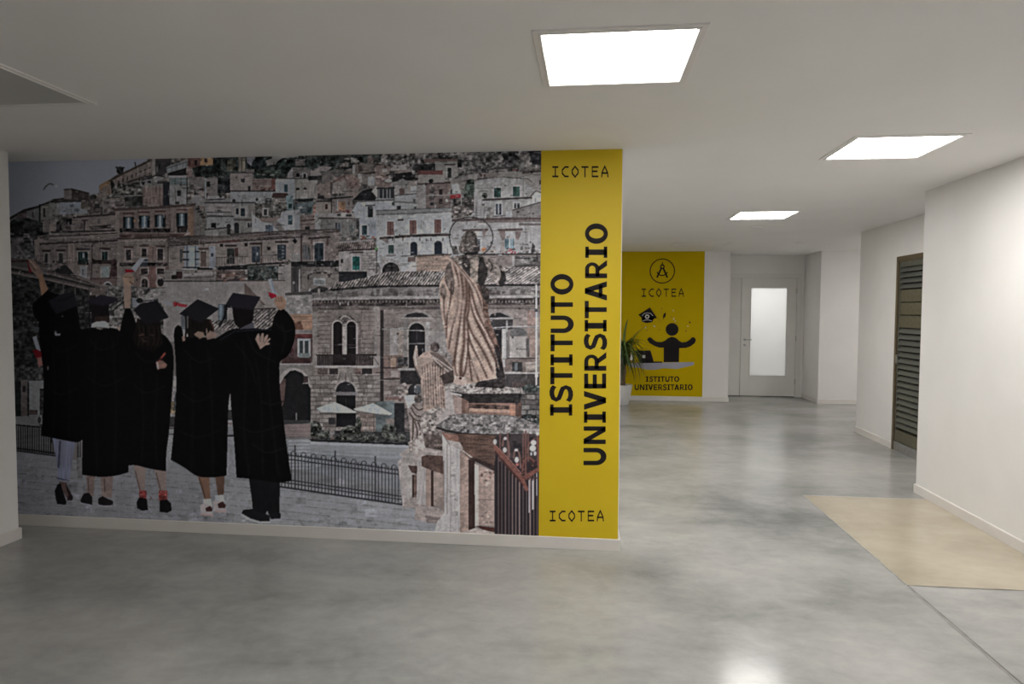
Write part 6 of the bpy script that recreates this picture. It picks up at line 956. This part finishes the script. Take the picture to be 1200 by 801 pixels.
for k, (u, v, s, m_) in enumerate(conf):
    a = k*1.1; q = [(u+s*math.cos(a+j*math.pi/2)*(1.2 if j % 2 else .55), v+s*math.sin(a+j*math.pi/2)*(1.2 if j % 2 else .55)) for j in range(4)]
    flat('confetti', [LFs(q)], m_, yp, .0008)
flat('streamer', stroke(LFs([(771, 372), (773, 375), (774.6, 377.6)]), .4*px), 'ink_ochre', yp, .0008); flat('streamer', stroke(LFs([(774.5, 364), (775, 367)]), .5*px), 'ink_ochre', yp, .0008)

# ================================================================ potted plant behind the end of the mural wall
PXC, PYC = .555, 12.03
pl = thing('potted_plant', 'potted dracaena with arching green leaves in a white pot', 'plant', (PXC, PYC, 0))
obj('pot', lathe(bmesh.new(), ((.118, .001), (.124, .006), (.150, .12), (.176, .26), (.188, .340), (.190, .352), (.180, .354), (.175, .335), (.165, .322)), 40), 'pot', pl, True)
obj('soil', lathe(bmesh.new(), ((.170, .318), (.169, .326), (.10, .333), (.02, .335)), 28), 'soil', pl)
for (x0, x1, z1, r) in ((.0, .012, .98, .036), (.035, .07, .80, .024)):
    pts = [(x0+(x1-x0)*k/9+.006*math.sin(k*1.7), .01*math.sin(k*1.1)+.02*(r < .03), .32+(z1-.32)*k/9) for k in range(10)]
    obj('trunk', tube(bmesh.new(), pts, [r*(1.15-.35*k/9)+.002*(k % 2) for k in range(10)], 12), 'bark', pl, True)
def leaf_mesh(name, ln, w, rise, droop, mat):
    bm = bmesh.new(); n = 9; rows = []
    for k in range(n+1):
        s = k/n; x = ln*(s-.22*droop*s*s*s); z = ln*(rise*s-droop*s*s); ww = w*(.55+.45*min(1, s*5))*(1-s**2.2)+.0012
        rows.append([bm.verts.new((x, -ww, z+ww*.35)), bm.verts.new((x, 0, z)), bm.verts.new((x, ww, z+ww*.35))])
    for a, b in zip(rows, rows[1:]):
        for j in (0, 1): bm.faces.new((a[j], a[j+1], b[j+1], b[j]))
    me = bpy.data.meshes.new(name); bm.to_mesh(me); bm.free(); me.materials.append(M[mat])
    for p in me.polygons: p.use_smooth = True
    return me
LV = [leaf_mesh('leaf', ln, w, ri, dr, mt) for ln, w, ri, dr, mt in ((.50, .018, 1.25, 1.0, 'leaf'), (.48, .018, .75, 1.05, 'leaf'), (.44, .017, .45, 1.25, 'leaf'), (.52, .017, 1.5, .7, 'leaf_light'), (.40, .018, .2, 1.3, 'leaf'), (.46, .017, 1.0, 1.2, 'leaf_light'))]
rr = random.Random(8)
for cx, cz, n in ((.012, .96, 84), (.07, .79, 44)):
    for k in range(n):
        o = obj('leaf', LV[rr.randrange(len(LV))], None, pl)
        o.location = (cx+rr.uniform(-.012, .012), rr.uniform(-.012, .012), cz+rr.uniform(-.10, .07)); o.rotation_euler = (rr.uniform(-.12, .12), rr.uniform(-.25, .2), k*2.399+rr.uniform(-.2, .2))
        s = rr.uniform(.8, 1.15); o.scale = (s, s, s)
tg = bmesh.new()
pts = [(.128, .80), (.142, .865), (.154, .93), (.168, .87), (.178, .82), (.160, .785)]
f = [tg.verts.new((x, -.20, z)) for x, z in pts]; b = [tg.verts.new((x, -.197, z)) for x, z in pts]; tg.faces.new(f); tg.faces.new(b)
for k in range(len(pts)): tg.faces.new((f[k], f[(k+1) % 6], b[(k+1) % 6], b[k]))
tag(obj('plant_tag', tg, 'tag', pl), 'small white tag hanging among the leaves')
